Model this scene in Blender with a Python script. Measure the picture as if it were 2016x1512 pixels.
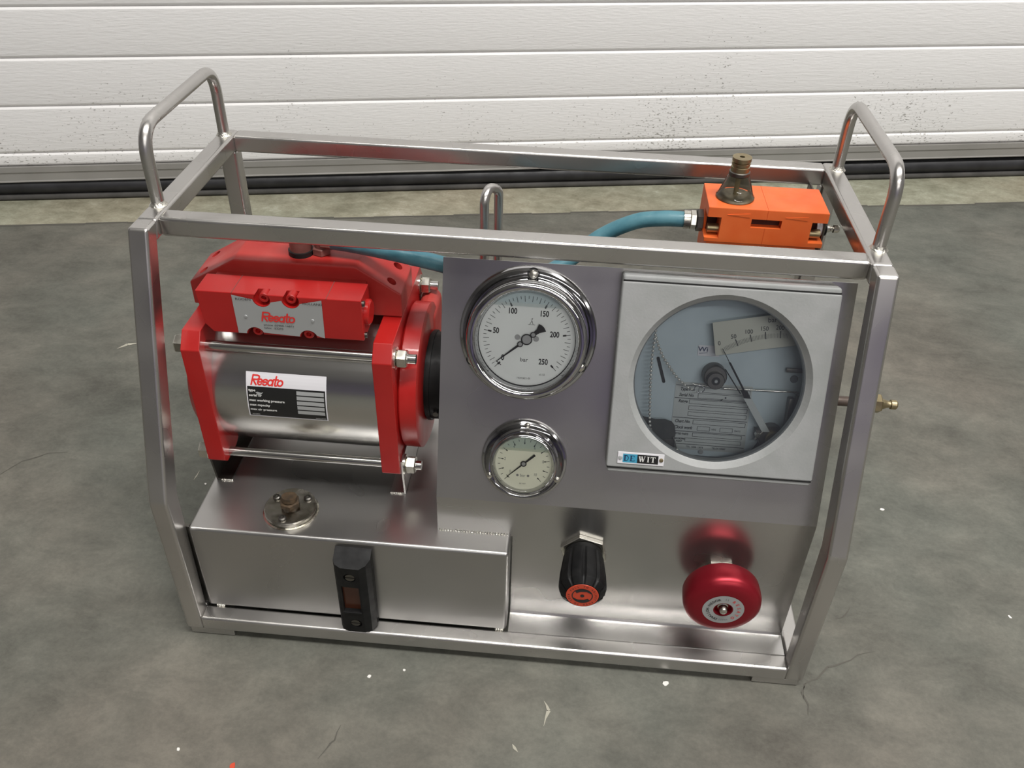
import bpy, bmesh, math, random
from mathutils import Matrix, Vector, Euler
random.seed(7)
for o in list(bpy.data.objects): bpy.data.objects.remove(o)
scn = bpy.context.scene
COL = scn.collection
PI = math.pi

# ------------------------------------------------------------------ camera
cd = bpy.data.cameras.new('camera'); cam = bpy.data.objects.new('camera', cd); COL.objects.link(cam)
cd.sensor_fit = 'HORIZONTAL'; cd.sensor_width = 36.0; cd.lens = 1723.28/2016*36.0
cd.clip_start = 0.02; cd.clip_end = 60
cam.matrix_world = Matrix.Translation((0.40889, -0.60258, 0.85170)) @ Matrix.Rotation(0.0691, 4, 'Z') @ Matrix.Rotation(0.92399, 4, 'X') @ Matrix.Rotation(0.02959, 4, 'Z')
scn.camera = cam
scn.view_settings.view_transform = 'Standard'; scn.view_settings.look = 'None'
scn.view_settings.gamma = 1.0; scn.view_settings.use_curve_mapping = False
scn.view_settings.exposure = 0.10

# room frame: s along the roller door, d towards it (door plane is d = 0)
E1 = Vector((.9809, .1946, 0)); E2 = Vector((-.1946, .9809, 0)); A0 = Vector((-.829, 1.050, 0))
RM = Matrix(((E1.x, E2.x, 0, A0.x), (E1.y, E2.y, 0, A0.y), (0, 0, 1, 0), (0, 0, 0, 1)))

# ------------------------------------------------------------------ world and hall lamps
w = bpy.data.worlds.new('world'); scn.world = w; w.use_nodes = True
w.node_tree.nodes['Background'].inputs[0].default_value = (.6, .6, .7, 1)
w.node_tree.nodes['Background'].inputs[1].default_value = .05
def lamp(s, d, energy, sx=1.5, sy=.16, z=4.6, col=(1, .98, .945)):
    l = bpy.data.lights.new('ceiling_tube_lamp', 'AREA'); l.shape = 'RECTANGLE'; l.size = sx; l.size_y = sy
    l.energy = energy; l.color = col
    o = bpy.data.objects.new('ceiling_tube_lamp', l); COL.objects.link(o)
    o.matrix_world = RM @ Matrix.Translation((s, d, z))
# three continuous rows of tube fittings run parallel to the roller door
lamp(2.2, -2.3, 250, 5.0, .24)
lamp(2.2, -6.2, 140, 6.0, .25)
lamp(2.2, -10.8, 240, 7.0, .30)

# ------------------------------------------------------------------ materials
def newmat(name):
    m = bpy.data.materials.new(name); m.use_nodes = True
    return m, m.node_tree, m.node_tree.nodes['Principled BSDF']
def N(nt, t, **k):
    n = nt.nodes.new(t)
    for a, b in k.items():
        if a.startswith('_'): setattr(n, a[1:], b)
        else: n.inputs[a.replace('0', ' ')].default_value = b
    return n
def c4(c): return (c[0], c[1], c[2], 1)
def srgb(r, g, b):
    f = lambda v: (v/255/12.92) if v/255 <= .04045 else ((v/255+.055)/1.055)**2.4
    return (f(r), f(g), f(b))
def plain(name, col, rough=.5, metal=0, **kw):
    m, nt, p = newmat(name)
    p.inputs['Base Color'].default_value = c4(col); p.inputs['Roughness'].default_value = rough; p.inputs['Metallic'].default_value = metal
    for a, b in kw.items(): p.inputs[a.replace('_', ' ')].default_value = b
    return m
def varied(name, c1, c2, scale, rough=(.4, .6), metal=0, bump=.0, bscale=60, stretch=(1, 1, 1), detail=6, contrast=(.35, .65), bdist=.001, coat=0):
    """two colours mixed by noise, noisy roughness, small bump, object space"""
    m, nt, p = newmat(name); L = nt.links.new
    tc = N(nt, 'ShaderNodeTexCoord'); mp = N(nt, 'ShaderNodeMapping'); mp.inputs['Scale'].default_value = stretch
    L(tc.outputs['Object'], mp.inputs[0])
    n = N(nt, 'ShaderNodeTexNoise', Scale=scale, Detail=2 if metal else detail, Roughness=.5); L(mp.outputs[0], n.inputs['Vector'])
    r = N(nt, 'ShaderNodeValToRGB'); r.color_ramp.interpolation = 'B_SPLINE' if metal else 'LINEAR'
    if metal and contrast == (.35, .65): contrast = (.12, .88)
    r.color_ramp.elements[0].position = contrast[0]; r.color_ramp.elements[1].position = contrast[1]
    r.color_ramp.elements[0].color = c4(c1); r.color_ramp.elements[1].color = c4(c2)
    L(n.outputs[0], r.inputs[0]); L(r.outputs[0], p.inputs['Base Color'])
    n2 = N(nt, 'ShaderNodeTexNoise', Scale=scale*1.7, Detail=1 if metal else 4); L(mp.outputs[0], n2.inputs['Vector'])
    mr = N(nt, 'ShaderNodeMapRange'); mr.interpolation_type = 'SMOOTHSTEP'; mr.inputs['From Min'].default_value = .2 if metal else .3; mr.inputs['From Max'].default_value = .8 if metal else .7
    mr.inputs['To Min'].default_value = rough[0]; mr.inputs['To Max'].default_value = rough[1]
    L(n2.outputs[0], mr.inputs[0]); L(mr.outputs[0], p.inputs['Roughness'])
    p.inputs['Metallic'].default_value = metal
    if coat: p.inputs['Coat Weight'].default_value = coat
    if bump:
        nb = N(nt, 'ShaderNodeTexNoise', Scale=bscale, Detail=5); L(mp.outputs[0], nb.inputs['Vector'])
        b = N(nt, 'ShaderNodeBump', Strength=bump, Distance=bdist); L(nb.outputs[0], b.inputs['Height']); L(b.outputs[0], p.inputs['Normal'])
    return m
M = {}
M['steel_tube'] = varied('brushed_steel_tube', (.48, .465, .45), (.62, .605, .585), 9, (.22, .36), .95, 0, 260, (1, 1, 1), bdist=.0003)
M['steel_sheet'] = varied('stainless_sheet', (.46, .45, .44), (.56, .55, .535), 7, (.20, .31), .95, 0, 220, (1, 1, 1), bdist=.0003)
M['steel_tank'] = varied('stainless_tank', (.37, .365, .36), (.50, .49, .475), 7, (.26, .40), .95, 0, 240, bdist=.0003)
M['barrel'] = varied('steel_barrel', (.58, .575, .56), (.70, .69, .67), 10, (.16, .26), 1, 0, 300, (.15, 1, 1), bdist=.0003)
M['chrome'] = plain('polished_chrome', (.50, .50, .51), .08, 1)
M['rod'] = plain('bright_drawn_rod', (.56, .55, .53), .2, 1)
M['zinc'] = varied('zinc_fastener', (.58, .56, .50), (.70, .68, .62), 60, (.2, .32), 1)
M['dark_steel'] = varied('dark_steel', (.10, .095, .09), (.2, .19, .17), 30, (.3, .5), 1)
M['brass_dull'] = varied('tarnished_brass', (.28, .23, .13), (.42, .35, .22), 60, (.3, .5), 1)
M['weld'] = varied('weld_bead', (.6, .58, .52), (.8, .78, .72), 400, (.15, .4), 1, .8, 600)
M['rust'] = varied('rusted_bolt', (.034, .022, .011), (.075, .045, .021), 120, (.6, .85), 0, .5, 400)
M['red'] = varied('red_enamel', (.36, .009, .009), (.43, .014, .012), 14, (.30, .42), 0, .12, 500, coat=.15, bdist=.0003)
M['red_dusty'] = varied('dusty_red_enamel', (.38, .014, .012), (.43, .045, .036), 16, (.38, .6), 0, .12, 500, bdist=.0003)
M['orange'] = varied('orange_enamel', (.76, .12, .022), (.82, .16, .036), 30, (.38, .5), 0, .08, 500, bdist=.0003)
M['black_plastic'] = varied('black_plastic', (.005, .005, .0055), (.010, .010, .010), 60, (.42, .55))
M['black_plastic'].node_tree.nodes['Principled BSDF'].inputs['Specular IOR Level'].default_value = .22
M['black'] = plain('matt_black', (.006, .006, .006), .6)
M['black_ink'] = plain('black_ink', (.02, .02, .02), .5)
M['grey_ink'] = plain('grey_ink', (.22, .22, .22), .5)
M['red_ink'] = plain('red_ink', (.72, .035, .03), .45)
M['white_ink'] = plain('white_ink', (.7, .7, .68), .5)
M['black_label'] = plain('black_label_print', (.012, .012, .012), .35)
M['silver_label'] = plain('silver_label', (.42, .43, .43), .42, .25)
M['white_label'] = plain('white_label', (.72, .71, .74), .35)
M['dial_white'] = plain('white_dial', (.93, .97, .95), .4)
M['dial_cream'] = plain('cream_dial', (.92, .93, .76), .4)
M['dial_tint'] = plain('fluid_edge_tint', (.50, .60, .62), .3)
M['dial_tint2'] = plain('cream_fluid_edge_tint', (.50, .56, .50), .3)
M['case_grey'] = varied('hammered_grey_paint', (.30, .31, .305), (.335, .34, .34), 40, (.42, .55), 0, .35, 420, bdist=.0004)
M['case_dark'] = varied('recorder_inside_grey', (.14, .15, .165), (.2, .21, .225), 20, (.5, .6))
M['plate_blue'] = varied('blue_grey_plate', (.52, .60, .63), (.58, .66, .69), 25, (.35, .5))
M['plate_label'] = varied('aluminium_data_plate', (.48, .51, .49), (.56, .58, .56), 30, (.4, .5), .2)
M['scale_card'] = plain('cream_scale_card', (.60, .59, .50), .55)
M['blue_hose'] = varied('blue_hose', (.045, .16, .21), (.09, .24, .29), 40, (.38, .6), 0, .2, 300)
M['red_anodised'] = varied('red_anodised_metal', (.27, .010, .020), (.31, .014, .026), 40, (.30, .40), .6)
M['knob_red'] = plain('orange_red_disc', (.60, .07, .03), .5)
M['blue_print'] = plain('blue_print', (.05, .30, .46), .4)
M['navy_ink'] = plain('navy_ink', (.012, .03, .09), .4)
M['pipe_dark'] = varied('brown_oxidised_pipe', (.075, .055, .045), (.12, .09, .075), 60, (.4, .6), .4)
M['recess_dark'] = plain('dark_recess_back', (.05, .012, .008), .6)
M['bead'] = plain('nickel_bead', (.78, .76, .70), .25, .45)
M['brown_fit'] = varied('painted_over_fitting', (.16, .06, .05), (.24, .10, .085), 60, (.4, .6))
M['amber'] = plain('amber_sight_window', (.055, .017, .008), .2)
M['leather'] = varied('dark_rubber_tag', (.03, .033, .03), (.05, .05, .045), 80, (.5, .7))
M['alu'] = varied('dirty_aluminium_profile', (.30, .29, .275), (.44, .43, .41), 9, (.4, .6), .35, .1, 200)
M['rubber'] = varied('rubber_seal', (.014, .014, .016), (.03, .03, .034), 20, (.42, .6))
M['rubber_grey'] = varied('dusty_rubber_lip', (.06, .058, .055), (.10, .095, .09), 20, (.6, .8))
M['far_wall'] = varied('lilac_dusk_glow_wall', (.36, .32, .50), (.44, .39, .60), .6, (.6, .8))  # lilac in the wall colour stands in for dusk window glow
M['side_wall'] = varied('grey_wall_paint', (.42, .41, .42), (.48, .47, .47), .6, (.6, .8))
M['ceil'] = plain('hall_ceiling_paint', (.74, .73, .72), .8)
M['flake'] = plain('white_paint_flake', (.8, .78, .74), .6)
M['crack'] = plain('crack_dirt_and_joint_shadow', (.10, .094, .080), .9)  # also colours the shadow painted along the sill joint
M['scuff'] = plain('pale_scuff', (.42, .40, .33), .85)

def glass_mat(name, tint, gloss=.06, opacity=.0, dirt=(.5, .5, .5), rough=.04):
    m = bpy.data.materials.new(name); m.use_nodes = True; nt = m.node_tree; nt.nodes.clear(); L = nt.links.new
    out = N(nt, 'ShaderNodeOutputMaterial'); tr = N(nt, 'ShaderNodeBsdfTransparent'); tr.inputs[0].default_value = c4(tint)
    gl = N(nt, 'ShaderNodeBsdfGlossy'); gl.inputs['Roughness'].default_value = rough
    fr = N(nt, 'ShaderNodeFresnel'); fr.inputs[0].default_value = 1.45
    mx = N(nt, 'ShaderNodeMixShader'); L(fr.outputs[0], mx.inputs[0]); L(tr.outputs[0], mx.inputs[1]); L(gl.outputs[0], mx.inputs[2])
    if opacity:
        df = N(nt, 'ShaderNodeBsdfDiffuse'); df.inputs[0].default_value = c4(dirt)
        m2 = N(nt, 'ShaderNodeMixShader'); m2.inputs[0].default_value = opacity
        L(mx.outputs[0], m2.inputs[1]); L(df.outputs[0], m2.inputs[2]); L(m2.outputs[0], out.inputs[0])
    else: L(mx.outputs[0], out.inputs[0])
    return m
M['gauge_glass'] = glass_mat('gauge_glass', (.99, .99, .99))
M['window_glass'] = glass_mat('recorder_window_glass', (.92, .95, .97), opacity=.03, dirt=(.45, .5, .55))
M['dome_glass'] = glass_mat('greasy_dome_plastic', (.97, .94, .86), opacity=.04, dirt=(.45, .40, .28), rough=.06)
M['dome_cap'] = glass_mat('yellowed_dome_cap', (.62, .55, .38), opacity=.45, dirt=(.30, .26, .15), rough=.15)

# floor: mottled power-floated concrete
def floor_mat(name, cols, pos, scale=1.6, warm=None):
    m, nt, p = newmat(name); L = nt.links.new
    g = N(nt, 'ShaderNodeNewGeometry')
    n1 = N(nt, 'ShaderNodeTexNoise', Scale=scale*2.2, Detail=8, Roughness=.6, Distortion=.0); L(g.outputs['Position'], n1.inputs['Vector'])
    mp = N(nt, 'ShaderNodeMapping'); mp.inputs['Scale'].default_value = (1, 1.5, 1); mp.inputs['Rotation'].default_value = (0, 0, .4); L(g.outputs['Position'], mp.inputs[0])
    n2 = N(nt, 'ShaderNodeTexNoise', Scale=scale*7, Detail=12, Roughness=.76, Distortion=.25); L(mp.outputs[0], n2.inputs['Vector'])
    n3 = N(nt, 'ShaderNodeTexNoise', Scale=190, Detail=4, Roughness=.7); L(g.outputs['Position'], n3.inputs['Vector'])
    a = N(nt, 'ShaderNodeMath', _operation='MULTIPLY'); a.inputs[1].default_value = .37; L(n1.outputs[0], a.inputs[0])
    b = N(nt, 'ShaderNodeMath', _operation='MULTIPLY'); b.inputs[1].default_value = .50; L(n2.outputs[0], b.inputs[0])
    c = N(nt, 'ShaderNodeMath', _operation='MULTIPLY'); c.inputs[1].default_value = .13; L(n3.outputs[0], c.inputs[0])
    s1 = N(nt, 'ShaderNodeMath', _operation='ADD'); L(a.outputs[0], s1.inputs[0]); L(b.outputs[0], s1.inputs[1])
    s2 = N(nt, 'ShaderNodeMath', _operation='ADD'); L(s1.outputs[0], s2.inputs[0]); L(c.outputs[0], s2.inputs[1])
    r = N(nt, 'ShaderNodeValToRGB'); cr = r.color_ramp
    cr.elements[0].position = pos[0]; cr.elements[0].color = c4(cols[0]); cr.elements[1].position = pos[-1]; cr.elements[1].color = c4(cols[-1])
    for q, cc in zip(pos[1:-1], cols[1:-1]):
        e = cr.elements.new(q); e.color = c4(cc)
    L(s2.outputs[0], r.inputs[0])
    n4 = N(nt, 'ShaderNodeTexNoise', Scale=1.1, Detail=5, Roughness=.6); L(g.outputs['Position'], n4.inputs['Vector'])
    r4 = N(nt, 'ShaderNodeValToRGB'); r4.color_ramp.elements[0].position = .42; r4.color_ramp.elements[1].position = .60
    r4.color_ramp.elements[0].color = (.94, 1.0, .97, 1); r4.color_ramp.elements[1].color = (1.05, 1.0, .95, 1)
    L(n4.outputs[0], r4.inputs[0])
    mx = N(nt, 'ShaderNodeMix', _data_type='RGBA', _blend_type='MULTIPLY'); mx.inputs['Factor'].default_value = 1
    L(r.outputs[0], mx.inputs[6]); L(r4.outputs[0], mx.inputs[7]); L(mx.outputs[2], p.inputs['Base Color'])
    p.inputs['Roughness'].default_value = .62
    bm_ = N(nt, 'ShaderNodeBump', Strength=.2, Distance=.002); L(n2.outputs[0], bm_.inputs['Height']); L(bm_.outputs[0], p.inputs['Normal'])
    return m
M['floor'] = floor_mat('worn_concrete_floor', [(.074, .071, .061), (.109, .106, .092), (.136, .131, .114), (.184, .177, .153)], [.39, .47, .53, .62])
M['sill'] = floor_mat('pale_concrete_sill', [(.20, .185, .135), (.28, .262, .20), (.34, .32, .25), (.46, .44, .37)], [.40, .48, .54, .62], 3.2)

# door skin: white coated steel with wood-grain relief and dirt specks near the bottom
def door_mat():
    m, nt, p = newmat('white_door_skin'); L = nt.links.new
    tc = N(nt, 'ShaderNodeTexCoord')
    mp = N(nt, 'ShaderNodeMapping'); mp.inputs['Scale'].default_value = (14, 1, 90); L(tc.outputs['Object'], mp.inputs[0])
    n = N(nt, 'ShaderNodeTexNoise', Scale=3.2, Detail=4); L(mp.outputs[0], n.inputs['Vector'])
    b = N(nt, 'ShaderNodeBump', Strength=.35, Distance=.002); L(n.outputs[0], b.inputs['Height']); L(b.outputs[0], p.inputs['Normal'])
    m2 = N(nt, 'ShaderNodeMapping'); m2.inputs['Scale'].default_value = (1, 1, 2.0); L(tc.outputs['Object'], m2.inputs[0])
    sp = N(nt, 'ShaderNodeTexNoise', Scale=150, Detail=3, Roughness=.5); L(m2.outputs[0], sp.inputs['Vector'])
    big = N(nt, 'ShaderNodeTexNoise', Scale=3.5, Detail=3); L(tc.outputs['Object'], big.inputs['Vector'])
    sx = N(nt, 'ShaderNodeSeparateXYZ'); L(tc.outputs['Object'], sx.inputs[0])
    hz = N(nt, 'ShaderNodeMapRange'); hz.inputs['From Min'].default_value = .07; hz.inputs['From Max'].default_value = .42; hz.inputs['To Min'].default_value = .085; hz.inputs['To Max'].default_value = -.06
    L(sx.outputs[2], hz.inputs[0])
    a1 = N(nt, 'ShaderNodeMath', _operation='ADD'); L(sp.outputs[0], a1.inputs[0]); L(hz.outputs[0], a1.inputs[1])
    bs = N(nt, 'ShaderNodeMath', _operation='MULTIPLY_ADD'); bs.inputs[1].default_value = .45; bs.inputs[2].default_value = -.225; L(big.outputs[0], bs.inputs[0])
    a2 = N(nt, 'ShaderNodeMath', _operation='ADD'); L(a1.outputs[0], a2.inputs[0]); L(bs.outputs[0], a2.inputs[1])
    r = N(nt, 'ShaderNodeValToRGB'); e = r.color_ramp.elements
    e[0].position = .70; e[1].position = .80; e[0].color = (.90, .89, .885, 1); e[1].color = (.36, .35, .33, 1)
    L(a2.outputs[0], r.inputs[0]); L(r.outputs[0], p.inputs['Base Color'])
    p.inputs['Roughness'].default_value = .5
    return m
M['door'] = door_mat()

# ------------------------------------------------------------------ mesh helpers
def obj(name, bm, mat, parent=None, M_=None, smooth=None, label=None, kind=None):
    """link a bmesh as one object; M_ maps its local coordinates into the scene; smooth = auto-smooth angle"""
    if M_ is not None: bmesh.ops.transform(bm, matrix=M_, verts=bm.verts)
    bmesh.ops.recalc_face_normals(bm, faces=bm.faces)
    if smooth:
        for f in bm.faces: f.smooth = True
        for e in bm.edges:
            if len(e.link_faces) == 2 and e.calc_face_angle(0) > smooth: e.smooth = False
            elif len(e.link_faces) != 2: e.smooth = False
    me = bpy.data.meshes.new(name); bm.to_mesh(me); bm.free()
    o = bpy.data.objects.new(name, me); COL.objects.link(o)
    if mat is not None: me.materials.append(M[mat] if isinstance(mat, str) else mat)
    if parent is not None: setpar(o, parent)
    if label: o['label'] = label
    if kind: o['kind'] = kind
    return o
WM = {}
def setpar(o, parent):
    o.parent = parent
    o.matrix_parent_inverse = WM.get(parent.name, Matrix.Identity(4)).inverted()
def thing(name, label, cat, loc=(0, 0, 0), group=None):
    o = bpy.data.objects.new(name, None); COL.objects.link(o); o.location = loc; o.empty_display_size = .05
    WM[o.name] = Matrix.Translation(loc); o['label'] = label; o['category'] = cat
    if group: o['group'] = group
    return o
def B(): return bmesh.new()
def box(bm, x0, x1, y0, y1, z0, z1, r=0, seg=2):
    t = bmesh.new()
    bmesh.ops.create_cube(t, size=1, matrix=Matrix.Translation(((x0+x1)/2, (y0+y1)/2, (z0+z1)/2)) @ Matrix.Diagonal((x1-x0, y1-y0, z1-z0, 1)))
    if r: bmesh.ops.bevel(t, geom=t.edges[:], offset=r, segments=seg, affect='EDGES', profile=.5)
    merge(bm, t); return bm
def merge(bm, t, mat=None):
    if mat is not None: bmesh.ops.transform(t, matrix=mat, verts=t.verts)
    me = bpy.data.meshes.new('tmp'); t.to_mesh(me); t.free(); bm.from_mesh(me); bpy.data.meshes.remove(me)
def frame_z(p, z):
    """matrix with local +Z along z at p"""
    z = Vector(z).normalized(); a = Vector((0, 0, 1)) if abs(z.z) < .9 else Vector((1, 0, 0))
    x = a.cross(z).normalized(); y = z.cross(x)
    return Matrix(((x.x, y.x, z.x, p[0]), (x.y, y.y, z.y, p[1]), (x.z, y.z, z.z, p[2]), (0, 0, 0, 1)))
def lathe(bm, prof, mat=None, n=48, cap=True, rot=0):
    """profile list of (r, z) turned round local Z"""
    t = bmesh.new(); rings = []
    for r, z in prof:
        rings.append([t.verts.new((r*math.cos(2*PI*k/n+rot), r*math.sin(2*PI*k/n+rot), z)) for k in range(n)] if r > 1e-6 else [t.verts.new((0, 0, z))])
    for a, b in zip(rings, rings[1:]):
        for k in range(n):
            k2 = (k+1) % n
            if len(a) == 1 and len(b) == 1: continue
            if len(a) == 1: t.faces.new((a[0], b[k2], b[k]))
            elif len(b) == 1: t.faces.new((a[k], a[k2], b[0]))
            else: t.faces.new((a[k], a[k2], b[k2], b[k]))
    if cap:
        for q in (rings[0], rings[-1]):
            if len(q) > 2: t.faces.new(q)
    merge(bm, t, mat); return bm
def cyl(bm, p, q, r, n=24, r2=None, bev=0):
    p, q = Vector(p), Vector(q); L = (q-p).length; r2 = r if r2 is None else r2
    prof = [(r, 0), (r2, L)] if not bev else [(r-bev, 0), (r, bev), (r2, L-bev), (r2-bev, L)]
    return lathe(bm, prof, frame_z(p, q-p), n)
def hexa(bm, p, q, r, rot=0, ch=.12):
    """hexagonal nut/bolt head from p to q with chamfered ends"""
    p, q = Vector(p), Vector(q); L = (q-p).length
    return lathe(bm, [(r*(1-ch), 0), (r, L*.12), (r, L*.88), (r*(1-ch), L)], frame_z(p, q-p), 6, rot=rot)
def prism(bm, pts, h0, h1, mat=None, bev=0, seg=2):
    """polygon (local xy) extruded from z=h0 to z=h1"""
    t = bmesh.new(); a = [t.verts.new((x, y, h0)) for x, y in pts]; b = [t.verts.new((x, y, h1)) for x, y in pts]
    n = len(pts); t.faces.new(a[::-1]); t.faces.new(b)
    for k in range(n): t.faces.new((a[k], a[(k+1) % n], b[(k+1) % n], b[k]))
    if bev: bmesh.ops.bevel(t, geom=t.edges[:], offset=bev, segments=seg, affect='EDGES', profile=.5)
    merge(bm, t, mat); return bm
def tube(bm, path, r, n=14, closed=False):
    P = [Vector(p) for p in path]; t = bmesh.new(); rings = []
    tan = []
    for i in range(len(P)):
        a = P[max(i-1, 0)]; b = P[min(i+1, len(P)-1)]; tan.append((b-a).normalized())
    up = Vector((0, 0, 1)) if abs(tan[0].z) < .9 else Vector((1, 0, 0))
    x = up.cross(tan[0]).normalized()
    for i, p in enumerate(P):
        x = (x - tan[i]*x.dot(tan[i])).normalized(); y = tan[i].cross(x)
        rr = r[i] if isinstance(r, (list, tuple)) else r
        rings.append([t.verts.new(p + x*rr*math.cos(2*PI*k/n) + y*rr*math.sin(2*PI*k/n)) for k in range(n)])
    for a, b in zip(rings, rings[1:]):
        for k in range(n): t.faces.new((a[k], a[(k+1) % n], b[(k+1) % n], b[k]))
    t.faces.new(rings[0][::-1]); t.faces.new(rings[-1]); merge(bm, t); return bm
def rounded(path, rad, n=8):
    """polyline with its inner corners rounded"""
    P = [Vector(p) for p in path]; out = [P[0]]
    for a, b, c in zip(P, P[1:], P[2:]):
        u = (a-b).normalized(); v = (c-b).normalized(); ang = u.angle(v); d = min(rad/math.tan(ang/2), (a-b).length*.49, (c-b).length*.49)
        s, e = b+u*d, b+v*d
        for k in range(n+1):
            t = k/n; out.append((1-t)**2*s + 2*t*(1-t)*b + t*t*e)
    out.append(P[-1]); return out
def spline(pts, n=8):
    P = [Vector(p) for p in pts]; P = [P[0]*2-P[1]]+P+[P[-1]*2-P[-2]]; out = []
    for i in range(1, len(P)-2):
        for k in range(n):
            t = k/n; a, b, c, d = P[i-1:i+3]
            out.append(.5*((2*b)+(c-a)*t+(2*a-5*b+4*c-d)*t*t+(3*b-a-3*c+d)*t**3))
    out.append(P[-2]); return out
def cut(o, cutter_bms):
    """boolean difference, baked"""
    for cb in cutter_bms:
        bmesh.ops.recalc_face_normals(cb, faces=cb.faces)
        me = bpy.data.meshes.new('cut'); cb.to_mesh(me); cb.free(); c = bpy.data.objects.new('cut', me); COL.objects.link(c)
        md = o.modifiers.new('b', 'BOOLEAN'); md.object = c; md.operation = 'DIFFERENCE'; md.solver = 'EXACT'
        bpy.context.view_layer.update()
        dg = bpy.context.evaluated_depsgraph_get(); nm = bpy.data.meshes.new_from_object(o.evaluated_get(dg))
        o.modifiers.clear(); old = o.data; o.data = nm; bpy.data.meshes.remove(old); bpy.data.objects.remove(c); bpy.data.meshes.remove(me)
    return o
def flat(bm, pts, z=0):
    bm.faces.new([bm.verts.new((x, y, z)) for x, y in pts]); return bm
def quad(bm, x0, x1, y0, y1, z=0): return flat(bm, [(x0, y0), (x1, y0), (x1, y1), (x0, y1)], z)
def line2(bm, a, b, w, z=0, w2=None):
    a, b = Vector(a), Vector(b); d = (b-a); nn = Vector((-d.y, d.x)).normalized(); w2 = w if w2 is None else w2
    flat(bm, [a+nn*w/2, a-nn*w/2, b-nn*w2/2, b+nn*w2/2], z); return bm
def stroke(bm, pts, w, z=0, mp=None):
    """thick polyline with round joints, flat"""
    P = [Vector(p) for p in pts]
    for a, b in zip(P, P[1:]): line2(bm, a, b, w, z)
    for p in P: flat(bm, [(p.x+w/2*math.cos(k*PI/5), p.y+w/2*math.sin(k*PI/5)) for k in range(10)], z)
    return bm
def arcpts(cx, cy, rx, ry, a0, a1, n=10):
    return [(cx+rx*math.cos(math.radians(a0+(a1-a0)*k/n)), cy+ry*math.sin(math.radians(a0+(a1-a0)*k/n))) for k in range(n+1)]
def textbm(body, cap, align='CENTER', sx=1., shear=0, bold=0.):
    cu = bpy.data.curves.new('t', 'FONT'); cu.body = body; cu.size = cap/.72; cu.align_x = align; cu.align_y = 'CENTER'
    cu.shear = shear; cu.offset = bold; cu.resolution_u = 3
    o = bpy.data.objects.new('t', cu); COL.objects.link(o); bpy.context.view_layer.update()
    dg = bpy.context.evaluated_depsgraph_get(); me = bpy.data.meshes.new_from_object(o.evaluated_get(dg))
    b = bmesh.new(); b.from_mesh(me); bmesh.ops.transform(b, matrix=Matrix.Diagonal((sx, 1, 1, 1)), verts=b.verts)
    bpy.data.objects.remove(o); bpy.data.curves.remove(cu); bpy.data.meshes.remove(me); return b
def puttext(bm, body, x, y, cap, z=0, align='CENTER', sx=1., shear=0, bold=0., rot=0):
    merge(bm, textbm(body, cap, align, sx, shear, bold), Matrix.Translation((x, y, z)) @ Matrix.Rotation(rot, 4, 'Z')); return bm

# local frames: (u, v, w) on the sloping panel, (x, z, out) on vertical fronts
ANG = math.radians(19.92); ca, sa = math.cos(ANG), math.sin(ANG)
PY, PZ = .047, .2057
UP = Matrix(((1, 0, 0, 0), (0, sa, -ca, PY), (0, ca, sa, PZ), (0, 0, 0, 1)))
def FR(y): return Matrix(((1, 0, 0, 0), (0, 0, -1, y), (0, 1, 0, 0), (0, 0, 0, 1)))
# profile polygons in (y, z) extruded along x
YZ = Matrix(((0, 0, 1, 0), (1, 0, 0, 0), (0, 1, 0, 0), (0, 0, 0, 1)))

W, T, D, H, ZB, S, RB, ZF = .700, .020, .346, .472, .2095, .095, .0237, .0105

# ------------------------------------------------------------------ the hall
def struct(name, bm, mat, parent=None, M_=RM, smooth=None, **k):
    o = obj(name, bm, mat, parent, M_, smooth, **k)
    if parent is None: o['kind'] = 'structure'
    return o
def JD(s): return -.1195-.012*s   # floor joint, in front of the door
bm = B(); flat(bm, [(-7, -16), (9, -16), (9, JD(9)), (-7, JD(-7))], 0); floor = struct('floor', bm, 'floor')
bm = B(); flat(bm, [(-7, JD(-7)), (9, JD(9)), (9, .5), (-7, .5)], -.0015)
sill = struct('trim_1', bm, 'sill'); sill['label'] = 'pale rough concrete sill strip along the roller door'
bm = B()
for k in range(40):   # crumbly lip of the joint, its narrow shadow painted dark
    s0 = -.3+k*.085; dd = JD(s0) + random.uniform(-.003, .003)
    flat(bm, [(s0, dd-.004), (s0+.085, dd-.005+random.uniform(-.002, .002)), (s0+.085, dd+.001), (s0, dd+.002)], .0004)
struct('joint_edge_shadow', bm, 'crack', sill)
bm = B(); quad(bm, -7, 9, -16, .5, 5.2); struct('ceiling', bm, 'ceil')
def wallquad(p, q, z0, z1):
    b = B(); b.faces.new([b.verts.new((p[0], p[1], z0)), b.verts.new((q[0], q[1], z0)), b.verts.new((q[0], q[1], z1)), b.verts.new((p[0], p[1], z1))]); return b
b = wallquad((-7, .08), (-2.2, .08), 0, 5.2); merge(b, wallquad((4.6, .08), (9, .08), 0, 5.2)); merge(b, wallquad((-2.2, .08), (4.6, .08), 3.6, 5.2))
struct('wall_back', b, 'side_wall')
struct('wall_left', wallquad((-7, -16), (-7, .5), 0, 5.2), 'side_wall')
struct('wall_right', wallquad((9, -16), (9, .5), 0, 5.2), 'side_wall')
struct('wall_front', wallquad((-7, -16), (9, -16), 0, 5.2), 'far_wall')

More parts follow.
